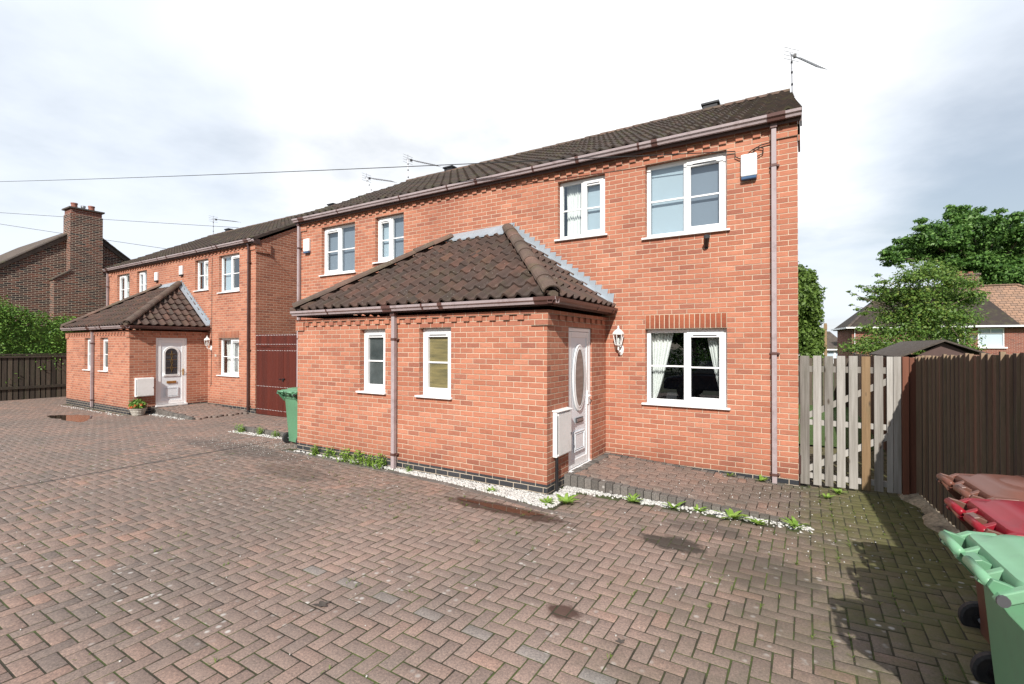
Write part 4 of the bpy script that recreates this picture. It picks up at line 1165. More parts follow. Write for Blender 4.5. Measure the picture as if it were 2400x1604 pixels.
def limbs(mb, base, top, tips, r0, sub=3):
    base, top = Vector(base), Vector(top)
    mb.tube([base, base.lerp(top, .5) + Vector((r0 * .4, -r0 * .3, 0)), top], [r0, r0 * .75, r0 * .5], 8)
    for tp in tips:
        tp = Vector(tp); s = base.lerp(top, R.uniform(.45, .95)); mid = s.lerp(tp, .5) + Vector((0, 0, (tp - s).length * .12))
        mb.tube([s, mid, tp], [r0 * .42, r0 * .25, r0 * .07], 5)

def tree(name, label, c, R3, nb, rmin, rmax, n, size, mat, trunk, r0, seed, extra=None, shell=.45):
    base = Vector((trunk[0], trunk[1], -.1)); t = thing(name, label, 'tree', base)
    bs, rs = blobs(c, R3, nb, rmin, rmax, seed)
    if extra: bs += [e[0] for e in extra]; rs += [e[1] for e in extra]
    m = MB(); limbs(m, (0, 0, -.1), Vector((c[0], c[1], c[2] - R3[2] * .1)) - base, [Vector(b) - base for b in bs[::2]], r0); m.build('trunk', 'bark', t)
    bs = [np.array(b) - np.array(base) for b in bs]
    foliage('crown', t, mat, n=n, centers=bs, radii=rs, size=size, shell=shell)
    return t
# big tree behind the houses at right
c = at(2300, 590, 44); 
big = [(tuple(at(px, py, 43 + R.uniform(-2, 3))), (rr, rr, rr * .7)) for px, py, rr in
       [(2240, 500, 1.0), (2270, 515, 1.2), (2300, 530, 1.4), (2200, 535, 1.2), (2160, 560, 1.2), (2120, 585, 1.1), (2100, 608, .8), (2140, 600, 1.1), (2180, 585, 1.4), (2230, 560, 1.6), (2290, 570, 1.7), (2340, 555, 1.4), (2380, 580, 1.6), (2400, 545, 1.2),
        (2430, 600, 2), (2340, 620, 1.6), (2390, 650, 1.7), (2320, 660, 1.4), (2360, 690, 1.4), (2260, 620, 1.3), (2420, 690, 1.6), (2450, 560, 1.6), (2220, 610, 1.0), (2300, 610, 1.2), (2270, 650, 1.2), (2370, 520, .8), (2500, 640, 2.4), (2260, 660, 1.3), (2300, 690, 1.4), (2340, 700, 1.5), (2395, 715, 1.6), (2230, 640, 1.2), (2200, 590, 1.4), (2160, 580, 1.2), (2290, 630, 1.6), (2350, 650, 1.8), (2320, 590, 1.8), (2260, 590, 1.6), (2190, 560, 1.3), (2255, 540, 1.4), (2330, 540, 1.4), (2440, 640, 2.0), (2220, 575, 1.5)]]
for e in list(big):
    for _ in range(5):
        d_ = Vector((R.gauss(0, 1), R.gauss(0, 1), R.gauss(0, .7))).normalized() * e[1][0] * R.uniform(.85, 1.25)
        r2 = R.uniform(.28, .5); big.append((tuple(Vector(e[0]) + d_), (r2 * 1.5, r2 * 1.5, r2 * .7)))
tp = at(2330, 800, 45); trk = (tp.x, tp.y)
t = thing('maple_tree', 'large dark green spreading tree rising behind the tan roof at right', 'tree', (trk[0], trk[1], -.1)); bb = np.array(t.location)
m = MB(); limbs(m, (0, 0, 0), Vector(c) - t.location, [Vector(e[0]) - t.location for e in big[:27]], .45); m.build('trunk', 'bark', t)
foliage('crown', t, 'leaf_maple', n=75000, centers=[np.array(e[0]) - bb for e in big], radii=[e[1] for e in big], size=.15, shell=.3)
# tall leafy tree seen past the near house corner
col = [(tuple(at(px, py, 33 + R.uniform(-.8, .8))), (rr, rr, rr)) for px, py, rr in
       [(1880, 660, .85), (1895, 650, .6), (1898, 690, .9), (1880, 710, 1.0), (1905, 725, .65), (1900, 745, .8), (1880, 765, 1.0), (1908, 780, .6), (1895, 795, .9), (1912, 810, .6), (1885, 825, 1.0), (1850, 700, 1.3), (1850, 780, 1.4), (1908, 825, .6), (1860, 650, 1.0), (1905, 845, .8)]]
tp = at(1880, 850, 33); t = thing('lime_tree', 'tall leafy tree seen just past the right corner of the near house', 'tree', (tp.x, tp.y, -.1)); bb = np.array(t.location)
m = MB(); limbs(m, (0, 0, 0), Vector(col[2][0]) - t.location, [Vector(e[0]) - t.location for e in col[::2]], .2); m.build('trunk', 'bark', t)
foliage('crown', t, 'leaf_lime', n=17000, centers=[np.array(e[0]) - bb for e in col], radii=[e[1] for e in col], size=.13, shell=.5)
# rowan, thin and feathery
row = [(tuple(at(px, py, 17 + R.uniform(-.9, .9))), (rr * 1.2, rr * 1.2, rr * .6)) for px, py, rr in
       [(2130, 655, .55), (2160, 640, .6), (2180, 622, .45), (2205, 640, .55), (2230, 660, .6), (2150, 690, .7), (2190, 690, .8), (2230, 700, .75), (2265, 700, .5), (2110, 690, .6), (2080, 700, .55), (2120, 730, .7), (2165, 730, .8), (2210, 740, .8), (2255, 745, .6), (2090, 745, .6), (2060, 680, .45), (2140, 770, .8), (2190, 780, .8), (2240, 785, .65), (2080, 780, .55), (2040, 800, .5), (2010, 815, .5), (2060, 820, .6), (2110, 810, .7), (2160, 815, .7), (2215, 815, .6), (2285, 690, .28), (2265, 815, .45), (2030, 770, .3), (2270, 665, .4)]]
row += [(tuple(at(px, py, 17 + R.uniform(-.3, .3))), (rr * 1.5, rr * 1.5, rr * .5)) for px, py, rr in
        [(2035, 680, .18), (2015, 672, .13), (2000, 690, .09), (2055, 645, .13), (2070, 660, .18), (2045, 700, .2), (2020, 700, .15), (2010, 725, .12), (2045, 725, .2), (1995, 715, .07), (2025, 735, .15), (2110, 625, .14), (2135, 612, .13), (1990, 683, .06)]]
tp = at(2165, 850, 17); t = thing('rowan_tree', 'feathery light green tree spreading in front of the dark hipped roof', 'tree', (tp.x, tp.y, -.1)); bb = np.array(t.location)
m = MB(); limbs(m, (0, 0, 0), at(2170, 690, 17) - t.location, [Vector(e[0]) - t.location for e in row], .07); m.build('trunk', 'bark', t)
foliage('crown', t, 'leaf_rowan', n=30000, centers=[np.array(e[0]) - bb for e in row], radii=[e[1] for e in row], size=.048, shell=.1)
# hedge far left
cs, rs = [], []
for y in np.arange(-9, 1.2, .3):
    top = float(np.interp(y, [-9, -3, -2.3, -1.9, -1.2, -.4, .5, 1.2], [3.9, 3.6, 3.45, 3.1, 2.95, 2.85, 2.8, 2.8]))
    for z in np.arange(.6, top - .15, .38):
        for xo in (-25.25, -25.7):
            cs.append((xo + 24.8 + R.uniform(-.12, .12), y + R.uniform(-.15, .15), z + R.uniform(-.12, .12))); rs.append(R.uniform(.3, .48))
    cs.append((-25.4 + 24.8 + R.uniform(-.1, .1), y, top - .18 + R.uniform(-.1, .06))); rs.append(R.uniform(.25, .4))
t = thing('hedge', 'thick bright green hedge standing behind the low dark fence at far left', 'hedge', (-24.8, 0, 0))
foliage('hedge_leaves', t, 'leaf_hedge', n=90000, centers=cs, radii=rs, size=.045, shell=.6)
m = MB()
for y in np.arange(-9, 1.2, .5): m.tube([(-.6, y, -.2), (-.62, y + .1, 1.4), (-.58, y, 2.7)], [.03, .02, .008], 5)
m.build('stems', 'bark', t)
m = MB(); m.box(-1.05, -.4, -9, 1.2, .1, 2.55); m.build('inner_growth', 'leaf_maple', t)

# ------------------------------------------------------------------ old brick house at far left
t = thing('gabled_house', 'old dark multi-coloured brick house with a tall gable chimney at far left', 'house', (-26.6, .48, 0))
eL, eZ, ap = 4.6, 3.35, 6.85
m = MB(); m.face([(0, -eL, -.3), (0, eL, -.3), (0, eL, eZ), (0, 0, ap), (0, -eL, eZ)])
m.box(-9, -.004, -eL, eL, -.3, eZ); 
m.build('brick_wall', 'brick_old', t)
m = MB(); d_ = Vector((0, eL, ap - eZ)).normalized()
for s_ in (-1, 1):
    m.hexa([(-9.2, s_ * (eL + .2), eZ - .25), (.07, s_ * (eL + .2), eZ - .25), (.07, 0, ap - .1), (-9.2, 0, ap - .1), (-9.2, s_ * (eL + .2), eZ - .0), (.07, s_ * (eL + .2), eZ - .0), (.07, 0, ap + .16), (-9.2, 0, ap + .16)])
m.build('roof', 'tile_grey', t)
m = MB()
for s_ in (-1, 1):
    A = Vector((.03, s_ * (eL + .1), eZ + .0)); B = Vector((.03, 0, ap + .12)); ridge_tiles(m, A, B, .085, seg=.33, n=7)
m.build('verge_tiles', 'tile_grey', t)
m = MB(); y0 = -1.13; zo = 0
m.hexa([(.0, -1.12, -.3), (.45, -1.12, -.3), (.45, 1.0, -.3), (0, 1.0, -.3), (.0, -1.12, 4.5), (.45, -1.12, 4.5), (.45, 1.0, 4.5), (0, 1.0, 4.5)])
m.hexa([(.0, -1.12, 4.5), (.45, -1.12, 4.5), (.45, 1.0, 4.5), (0, 1.0, 4.5), (0, -.62, 4.92), (.45, -.62, 4.92), (.45, .47, 4.92), (0, .47, 4.92)])
m.box(-.35, .45, -.62, .47, 4.92, 7.36)
st_ = m.build('chimney', 'brick_old', t)
m = MB(); m.box(-.33, .43, -.59, .44, 7.36, 7.57); m.build('collar', 'brick_far', st_)
m = MB(); m.box(-.4, .5, -.67, .52, 7.57, 7.63); m.build('cap_slab', 'felt', st_)
for yy, zz in ((-.4, .22), (.18, .22)):
    m = MB(); m.tube([(.1, yy, 7.6), (.1, yy, 7.62 + zz)], [.115, .105], 12); m.tube([(.1, yy, 7.60 + zz), (.1, yy, 7.65 + zz)], .122, 12); m.build('chimney_pot', 'pot', st_)
m = MB(); m.tube([(.1, -.1, 7.6), (.1, -.1, 7.74)], .06, 10); m.tube([(.1, -.1, 7.74), (.1, -.1, 7.82)], .085, 10); m.build('flue_cowl', 'steel', st_)
m = MB()
for s_, (a, b_) in ((-1, (-1.16, -.6)), (1, (.45, 1.04))):
    za, zb = (4.5, 4.93) if s_ < 0 else (4.93, 4.47)
    m.hexa([(-.0, a, za + .0), (.49, a, za + .0), (.49, b_, zb + .0), (-.0, b_, zb + .0), (-.0, a, za + .05), (.49, a, za + .05), (.49, b_, zb + .05), (-.0, b_, zb + .05)])
m.split('shoulder_tiles', 'tile_grey', st_)
# glimpse of a farther chimney at the edge
p = at(2, 640, 34); t = thing('brick_outbuilding', 'glimpse of a red brick gable top at the far left edge behind the hedge', 'building', (p.x, p.y, 0), math.radians(28))
m = MB(); m.box(-3, 1.2, -1, 4, -.3, 7.2); m.face([(1.2, -1.001, 7.2), (-3, -1.001, 7.2), (-1.4, -1.001, 8.3)][::-1]); m.build('wall', 'brick_far', t)
m = MB(); m.bar((1.3, -.5, 7.2), (-1.4, -.5, 8.35), 1.4, .1); m.bar((-3.1, -.5, 7.2), (-1.4, -.5, 8.35), 1.4, .1); m.build('roof', 'tile_grey', t)

# ------------------------------------------------------------------ hipped bungalow pair at right
t = thing('hipped_house', 'red brick house with half dark, half tan tiled roof beyond the fence', 'house', (2.424, 31.235, 0), .13)
m = MB()
wins = [(1.55, 2.5, 1.1, 2.1), (5.0, 5.85, 1.4, 2.75), (6.75, 7.98, 1.78, 2.93)]
wall_front(m, .3, 15, -.3, 3.05, .4, [(a, b_, c_, d_) for a, b_, c_, d_ in wins], rev=.1)
wall_side(m, .3, .4, 5, -.3, 3.05, [], sgn=-1)
m.build('brick_wall', 'brick_far', t)
for a, b_, c_, d_ in wins:
    m = MB(); tt = .06
    m.box(a, a + tt, .42, .5, c_, d_); m.box(b_ - tt, b_, .42, .5, c_, d_); m.box(a + tt, b_ - tt, .42, .5, c_, c_ + tt); m.box(a + tt, b_ - tt, .42, .5, d_ - tt, d_)
    m.box(a + tt, b_ - tt, .42, .5, d_ - .33, d_ - .28); mid = (a + b_) / 2; m.box(mid - .02, mid + .02, .42, .5, d_ - .28, d_ - tt); m.box(a - .08, b_ + .1, .28, .5, c_ - .08, c_ - .001)
    wf = m.build('window', 'upvc', t)
    m = MB(); m.face([(a, .49, c_), (b_, .49, c_), (b_, .49, d_), (a, .49, d_)]); m.build('pane', 'blind' if a > 6 else 'darkglass', wf)
def slope(mb, pts, th=.1, rnd=None):
    mb.face(pts, rnd); mb.face([Vector(p) - Vector((0, 0, th)) for p in pts][::-1], rnd)
ze = 3.06; rz_ = 5.75
A = Vector((0, 0, ze)); Bq = Vector((8.6, 0, ze)); ap0 = Vector((2.9, 2.9, rz_)); ap1 = Vector((8.25, 2.9, rz_)); rq = Vector((9.6, 2.9, rz_)); Cq = Vector((13.5, 0, ze)); Bk = Vector((0, 5.0, ze))
m = MB(); slope(m, [A, Bq, ap1 - Vector((.9, 0, 0)), ap0]); slope(m, [Bk, A, ap0]); slope(m, [Vector((8.6, 5.8, ze)), Bk, ap0, ap1 - Vector((.9, 0, 0))]); m.build('roof_dark_half', 'tile_black', t)
m = MB(); slope(m, [Bq, Cq, rq, ap1 - Vector((.9, 0, 0))]); slope(m, [Cq, Vector((13.5, 5.8, ze)), rq]); m.build('roof_tan_half', 'tile_tan', t)
m = MB(); m.box(-.1, 13.5, -.1, 0, ze - .07, ze + .03); m.box(-.1, 0, .0, 5, ze - .07, ze + .03); m.build('gutter', 'upvc', t)
for xx, rr_ in ((6.12, .055), (.45, .025)):
    m = MB(); m.tube([(xx, .33, -.1), (xx, .33, ze - .05)], rr_, 8); m.build('downpipe', 'upvc', t)
for A_, B_, mt_ in ((A, ap0, 'tile_grey'), (ap0, ap1 - Vector((.9, 0, 0)), 'tile_grey'), (ap1 - Vector((.9, 0, 0)), rq, 'tile_tan'), (rq, Cq, 'tile_tan')):
    m = MB(); ridge_tiles(m, A_ + Vector((0, 0, .0)), B_ + Vector((0, 0, .0)), .1); m.build('ridge_tiles', mt_, t)
m = MB(); m.box(6.45, 7.6, 2.5, 3.3, 4.8, 6.55); m.box(6.38, 7.67, 2.43, 3.37, 6.45, 6.58)
ch = m.build('chimney', 'brick_old', t)
for xx, hh_ in ((6.75, .2), (7.3, .14)):
    m = MB(); m.tube([(xx, 2.9, 6.55), (xx, 2.9, 6.58 + hh_)], .13, 10); m.build('chimney_pot', 'pot', ch)
m = MB(); m.tube([(6.4, .3, 2.3), (6.45, .08, 2.38)], .17, 12); m.build('satellite_dish', 'slot', t)

# distant house and pole
p = at(1922, 900, 52); t = thing('distant_house', 'small dark roofed house far off beside the wooden pole', 'house', (p.x, p.y, 0), math.atan2(cr.y, cr.x))
m = MB(); wall_front(m, -3, 3.2, -.3, 1.35, 0, [(.8, 1.5, .3, 1.25), (1.7, 2.6, .5, 1.25)], .1); m.build('wall', 'white_box', t)
m = MB(); m.face([(.8, .09, .3), (1.5, .09, .3), (1.5, .09, 1.25), (.8, .09, 1.25)]); m.face([(1.7, .09, .5), (2.6, .09, .5), (2.6, .09, 1.25), (1.7, .09, 1.25)]); m.build('window', 'blind', t)
m = MB(); slope(m, [(-3.2, -.3, 1.4), (3.3, -.3, 1.4), (3.3, 3.4, 3.5), (-3.2, 3.4, 3.5)]); m.build('roof', 'tile_grey', t)
m = MB(); m.box(-3.2, 3.3, -.38, -.301, 1.36, 1.5); m.build('gutter', 'upvc', t)
m = MB(); m.box(-.3, .5, 2.9, 3.6, 3.2, 4.3); ch = m.build('chimney', 'brick_far', t)
m = MB()
for x in (-.1, .3): m.tube([(x, 3.2, 4.3), (x, 3.2, 4.55)], .1, 8)
m.build('chimney_pot', 'pot', ch)
p = at(1935, 900, 40); m = MB(); m.tube([(p.x, p.y, -.2), (p.x, p.y, at(1935, 758, 40).z)], [.13, .1], 8); m.box(p.x - .12, p.x + .12, p.y - .12, p.y + .12, 3.2, 3.6); o = m.build('telegraph_pole', 'tanwood')
tag(o, 'wooden telegraph pole between the tall leafy tree and the hipped house', 'pole')

# shed beyond the gate
t = thing('garden_shed', 'dark felt-roofed shed with its gable showing above the brown fence', 'shed', (2.24, 4.0, 0))
m = MB(); m.box(-.42, .5, 0, 4.5, -.1, 1.62); m.face([(-.42, -.001, 1.62), (.5, -.001, 1.62), (0, -.001, 1.9)]); m.build('wall', 'soffit', t)
m = MB()
m.hexa([(-.68, -.12, 1.60), (0, -.12, 1.92), (0, 4.7, 1.92), (-.68, 4.7, 1.60), (-.68, -.12, 1.63), (0, -.12, 1.955), (0, 4.7, 1.955), (-.68, 4.7, 1.63)])
m.hexa([(0, -.12, 1.92), (.6, -.12, 1.67), (.6, 4.7, 1.67), (0, 4.7, 1.92), (0, -.12, 1.955), (.6, -.12, 1.70), (.6, 4.7, 1.70), (0, 4.7, 1.955)])
m.build('roof', 'felt', t)
# back garden fence and bits seen through the gate
t = thing('garden_fence', 'dark garden fence glimpsed through the gaps of the grey gate', 'fence', (0, 10.5, 0))
m = MB(); x = -1.
while x < 8: m.box(x, x + .13, 0, .02, -.1, 1.45); x += .14
m.build('boards', 'darkwood', t)
t = thing('boundary_fence', 'brown boundary fence continuing behind the gate post', 'fence', (1.3, .5, 0))
m = MB(); y = 0.
while y < 10: m.box(0, .02, y, y + .13, -.08, 1.62); y += .135
m.build('boards', 'fencewood', t)

# ------------------------------------------------------------------ wheelie bins
def wheelie(loc, rz, label, body, lid, mark=True, dome=False):
    """local: wheels and handle at -x, width along y, lid opens to +x"""
    t = thing('wheelie_bin', label, 'wheelie bin', loc, rz, 'wheelie bins'); t.scale = (1.04, 1., 1.075)
    def ring(x0, x1, hw, z, r=.05, n=5):
        pts = []
        for cx, cy, a0 in ((x1 - r, hw - r, 0), (x0 + r, hw - r, 90), (x0 + r, -hw + r, 180), (x1 - r, -hw + r, 270)):
            for i in range(n): a = math.radians(a0 + 90 * i / (n - 1)); pts.append((cx + r * math.cos(a), cy + r * math.sin(a), z))
        return pts
    b = MB()
    b.loft([ring(.1, .58, .215, .05), ring(.1, .6, .225, .14), ring(.07, .64, .245, .5), ring(.04, .685, .27, .92), ring(.04, .69, .272, .93)], caps=(True, True))
    bo = b.build('body', body, t, smooth=True); bo.modifiers.new('es', 'EDGE_SPLIT').split_angle = math.radians(35)
    r = MB(); r.loft([ring(.02, .71, .288, .90, .06), ring(.0, .735, .30, .925, .06), ring(.0, .735, .30, .955, .06), ring(.02, .715, .285, .96, .06)], caps=(False, False))
    # ribbed neck under rim
    r.loft([ring(.035, .695, .276, .84, .055), ring(.03, .70, .281, .85, .055), ring(.03, .70, .281, .90, .055)], caps=(False, False))
    ro = r.build('rim', lid if False else body, t, smooth=True); ro.modifiers.new('es', 'EDGE_SPLIT').split_angle = math.radians(35)
    # gusset wings carrying the handle
    g = MB()
    for s_ in (-1, 1):
        g.loft([[(.06, s_ * y, .78), (-.03, s_ * y, .88), (-.085, s_ * y, .965), (-.07, s_ * y, .995), (-.03, s_ * y, .985), (.06, s_ * y, .95)] for y in ((.285, .262) if s_ > 0 else (.262, .285))])
    for y in (-.02, .02): pass
    g.loft([[(.05, y, .85), (-.03, y, .92), (-.075, y, .975), (-.03, y, .985), (.05, y, .95)] for y in (-.045, .045)])
    g.split('handle_bracket', body, t, bevel=.004)
    h = MB()
    for a, b_ in ((-.262, -.045), (.045, .262)): h.tube([(-.075, a, .975), (-.075, b_, .975)], .019, 10)
    h.split('handle', lid, t, smooth=True)
    l = MB()
    l.loft([ring(.0, .76, .31, .957, .07), ring(-.0, .765, .315, .975, .07), ring(.01, .75, .30, .995, .07), ring(.06, .70, .262, 1.0, .07), ring(.085, .67, .24, 1.022, .07), ring(.14, .60, .20, 1.032, .07)], caps=(True, True))
    lo = l.build('lid', lid, t, smooth=True); lo.modifiers.new('es', 'EDGE_SPLIT').split_angle = math.radians(40)
    dm = MB(); cxd, rd_ = .40, .2
    dm.loft([[(cxd + r2 * 1.15 * math.cos(a), r2 * math.sin(a), z) for a in [i * math.pi / 14 for i in range(28)]] for r2, z in ((.235, 1.0), (.225, 1.03), (.19, 1.045), (.05, 1.05))])
    if dome: dm.build('lid_dome', lid, lo, smooth=True).modifiers.new('es', 'EDGE_SPLIT').split_angle = math.radians(35)
    hg = MB()
    for y0, y1 in ((-.315, -.275), (-.135, -.10), (.10, .135), (.275, .315)):
        hg.loft([[(.12, y, 1.0), (.02, y, .995), (-.06, y, .955), (-.075, y, .93), (-.05, y, .915), (.02, y, .95), (.12, y, .975)] for y in (y0, y1)])
    hg.split('hinge_arm', lid, lo, bevel=.005)
    pn = MB()
    for y in (-.322, .322): pn.tube([(-.055, y - .006, .938), (-.055, y + .006, .938)], .02, 12)
    pn.split('hinge_pin', 'slot', lo)
    # step moulding and axle
    a = MB(); a.tube([(.12, -.25, .1), (.12, .25, .1)], .014, 8); a.build('axle', 'steel', t)
    for y in (-.27, .27):
        w = MB(); n = 20
        prof = [(.0, -.028), (.085, -.028), (.1, -.018), (.1, .018), (.085, .028), (.0, .028)]
        rings = [[(.12 + rr_ * math.cos(2 * math.pi * i / n), y + yy, .1 + rr_ * math.sin(2 * math.pi * i / n)) for rr_, yy in prof] for i in range(n)] + []
        rings.append(rings[0]); w.loft(rings, closed=False); wo = w.build('wheel', 'rubber', t, smooth=False)
        hb = MB(); hb.tube([(.12, y - .031, .1), (.12, y + .031, .1)], .04, 12); hb.build('hub', 'black', wo)
    if mark:
        k = MB(); k.box(.655, .6575, -.05, .05, .55, .62)
        k.build('sticker', 'white_box', bo)
        k = MB(); k.box(.13, .15, -.257, -.25, .5, .58); k.build('paint_mark', 'white_box', bo)
    return t
bz = -.12
wheelie((.755, -4.87, bz + .0), math.radians(4), 'green wheelie bin nearest the camera at the right edge', 'bin_green', 'bin_green2')
wheelie((.90, -4.19, bz + .0), math.radians(4), 'brown wheelie bin with burgundy red lid, middle of the three by the fence', 'bin_brown', 'bin_red')
wheelie((.99, -3.50, bz + .0), math.radians(5), 'all brown wheelie bin, farthest of the three by the brown fence', 'bin_brown', 'bin_brown2', dome=True)
wheelie((-8.52, -1.93, gz(-8.5)), math.radians(83), 'green wheelie bin standing against the left side of the near porch', 'bin_green', 'bin_green')

# ------------------------------------------------------------------ weeds, moss, basket, puddles
def leafblade(mb, p, ang, L_, w, lift, droop=.5):
    d = Vector((math.cos(ang), math.sin(ang), 0)); s = Vector((-math.sin(ang), math.cos(ang), 0)); pts = []
    prev = None
    for i in range(5):
        t_ = i / 4; c_ = Vector(p) + d * (L_ * t_) + Vector((0, 0, lift * L_ * (t_ - droop * t_ * t_) + .006)); ww = w * (math.sin(math.pi * min(1, t_ * .85 + .12))) * (1 + .25 * (i % 2))
        row = (c_ - s * ww, c_ + s * ww)
        if prev: mb.face([prev[0], prev[1], row[1], row[0]])
        prev = row
def weed(loc, size, label, kind='dandelion', n=None):
    m = MB(); n = n or R.randint(9, 15)
    if kind == 'dandelion':
        for i in range(n): leafblade(m, (R.uniform(-.02, .02), R.uniform(-.02, .02), 0), R.uniform(0, 6.28), size * R.uniform(.6, 1.1), size * .11, R.uniform(.35, 1.1))
    else:
        for i in range(n * 2):
            a = R.uniform(0, 6.28); rr = R.uniform(0, size * .6); bx, by = rr * math.cos(a), rr * math.sin(a); hh = size * R.uniform(.4, 1.1)
            for k_ in range(6): leafblade(m, (bx + R.uniform(-.01, .01), by + R.uniform(-.01, .01), hh * k_ / 6), R.uniform(0, 6.28), size * .2, size * .045, .9)
    o = m.build('weed' if kind != 'dandelion' else 'dandelion', 'leaf_weed'); o.location = loc
    tag(o, label, 'weed', 'weeds growing in the chippings and joints'); return o
W = [(-2.42, -2.3, .2, 'dandelion', 'biggest dandelion clump, at the near porch corner'), (-2.6, -2.42, .13, 'dandelion', 'dandelion in the chippings just left of the porch corner'),
     (-3.45, -2.38, .1, 'dandelion', 'small plant in the white gravel between porch corner and downpipe'),
     (-1.75, -1.8, .13, 'dandelion', 'dandelion at the kerb foot nearest the oval-glass door'), (-1.25, -1.78, .14, 'dandelion', 'second dandelion along the step kerb from the door end'),
     (-.98, -1.75, .12, 'dandelion', 'leafy weed at the middle of the step kerb'), (-.62, -1.78, .2, 'dandelion', 'large jagged dandelion under the right half of the step kerb'),
     (-.35, -1.82, .11, 'dandelion', 'small weed between the two large dandelions at the kerb'), (.0, -1.72, .15, 'dandelion', 'dandelion at the right hand end of the step kerb'),
     (-.45, -.12, .12, 'dandelion', 'weed at the wall foot under the window, beside the downpipe'), (-.85, -.14, .09, 'dandelion', 'tiny weed sprouting at the wall foot below the window middle'),
     (.45, -.1, .12, 'dandelion', 'flat weed in the paving in front of the grey gate'), (.3, -.4, .12, 'dandelion', 'weed in the mossy paving a little below the grey gate'),
     (-7.35, -2.2, .2, 'bushy', 'bushy weed at the left end of the porch plinth'), (-6.95, -2.2, .2, 'bushy', 'second bushy weed from the left along the porch plinth'),
     (-6.5, -2.22, .26, 'bushy', 'tall bushy weed below the left porch window'), (-6.2, -2.24, .26, 'bushy', 'thick bushy weed right under the left porch window'),
     (-5.95, -2.26, .2, 'bushy', 'low spreading weed left of the porch downpipe'), (-5.68, -2.24, .22, 'bushy', 'bushy weed touching the porch downpipe foot'),
     (-5.1, -2.2, .1, 'bushy', 'small weed just right of the porch downpipe foot'),
     (-10.9, -1.55, .2, 'bushy', 'tuft of weed at the far kerb beside the red gate'), (-10.2, -1.5, .17, 'bushy', 'weed in the chippings behind the far green bin'), (-9.6, -1.5, .15, 'bushy', 'weed at the kerb just left of the far green bin')]
for x, y, s_, kd, lb in W: weed((x, y, (stepz(x) if y > -1.5 and -2.7 < x < 0 else gz(x)) + .004), s_, lb, kd)
# moss and grass tufts in the joints
m = MB()
for _ in range(330):
    q = R.random()
    if q < .45: x, y = R.gauss(.2, .55), R.gauss(-1.6, 1.1)
    elif q < .7: x, y = R.gauss(-4.6, 1.2), R.gauss(-3.2, .4)
    else: x, y = R.uniform(-13, 1), R.uniform(-6.6, -2.5)
    if x > 1.15 or (y > -2.0 and x < .15) or (y > -2.7 and x < -2.4): continue
    # snap to a joint
    x = round((x + 2.77) / MOD) * MOD - 2.77
    for k_ in range(R.randint(3, 9)): leafblade(m, (x + R.uniform(-.008, .008), y + R.uniform(-.04, .04), gz(x) - .004), R.uniform(0, 6.28), R.uniform(.012, .038), .0025, R.uniform(.6, 1.6))
tag(m.build('grass_tufts', 'leaf_moss'), 'short moss and grass tufts in the paving joints', 'grass', kind='stuff')

bx, by, bz2 = onB(-2.55, -1.98, 0)
t = thing('flower_basket', 'grey basket pot of orange flowers standing below the square meter box', 'flower pot', (bx + .02, by - .02, gz(bx)))
m = MB(); m.loft([[(r_ * math.cos(a), r_ * math.sin(a), z) for a in [i * math.pi / 8 for i in range(16)]] for r_, z in ((.13, 0), (.15, .03), (.145, .05), (.17, .08), (.165, .10), (.19, .13), (.185, .15), (.21, .18), (.205, .19), (.225, .22), (.2, .215), (.19, .18))])
m.build('basket', 'basket', t)
V_, F_, r_ = leaves(700, [(0, 0, .33), (.1, .05, .3), (-.1, -.05, .32)], [.17, .14, .15], .035, shell=.2); fastmesh('leaves', V_, F_, 'leaf_hedge', r_, t)
V_, F_, r_ = leaves(110, [(-.16, -.12, .28), (.12, -.12, .30), (.05, -.18, .25), (-.05, -.18, .22), (.18, .0, .33)], [.07, .05, .05, .06, .05], .03, shell=.2); fastmesh('flowers', V_, F_, 'petal', r_, t)

def puddle(cx, cy, rx, ry, label, seed):
    r_ = random.Random(seed); m = MB(); pts = []
    for i in range(28):
        a = i * 2 * math.pi / 28; k_ = 1 + .22 * math.sin(3 * a + seed) + r_.uniform(-.12, .12); pts.append((cx + rx * k_ * math.cos(a), cy + ry * k_ * math.sin(a), gz(cx) + .0035))
    m.face(pts); o = m.build('puddle', 'water'); tag(o, label, 'puddle')
puddle(-17.3, -2.6, 1.0, .35, 'wide shallow puddle on the drive in front of the farther porch', 3)
puddle(-3.0, -2.83, .55, .07, 'thin reddish puddle beside the white gravel near the porch corner', 5)

# fallen leaf scraps
for i, (x, y, s_, lb) in enumerate([(-2.98, -5.35, .07, 'dark dead leaf scrap on the paving at lower left'), (-.94, -4.62, .045, 'small black leaf scrap on the reddish paving at lower middle')]):
    m = MB()
    for k_ in range(5): leafblade(m, (x, y, gz(x) + .002), k_ * 1.3 + i, s_ * R.uniform(.5, 1), s_ * .22, .25)
    tag(m.build('dead_leaf', 'felt'), lb, 'leaf')

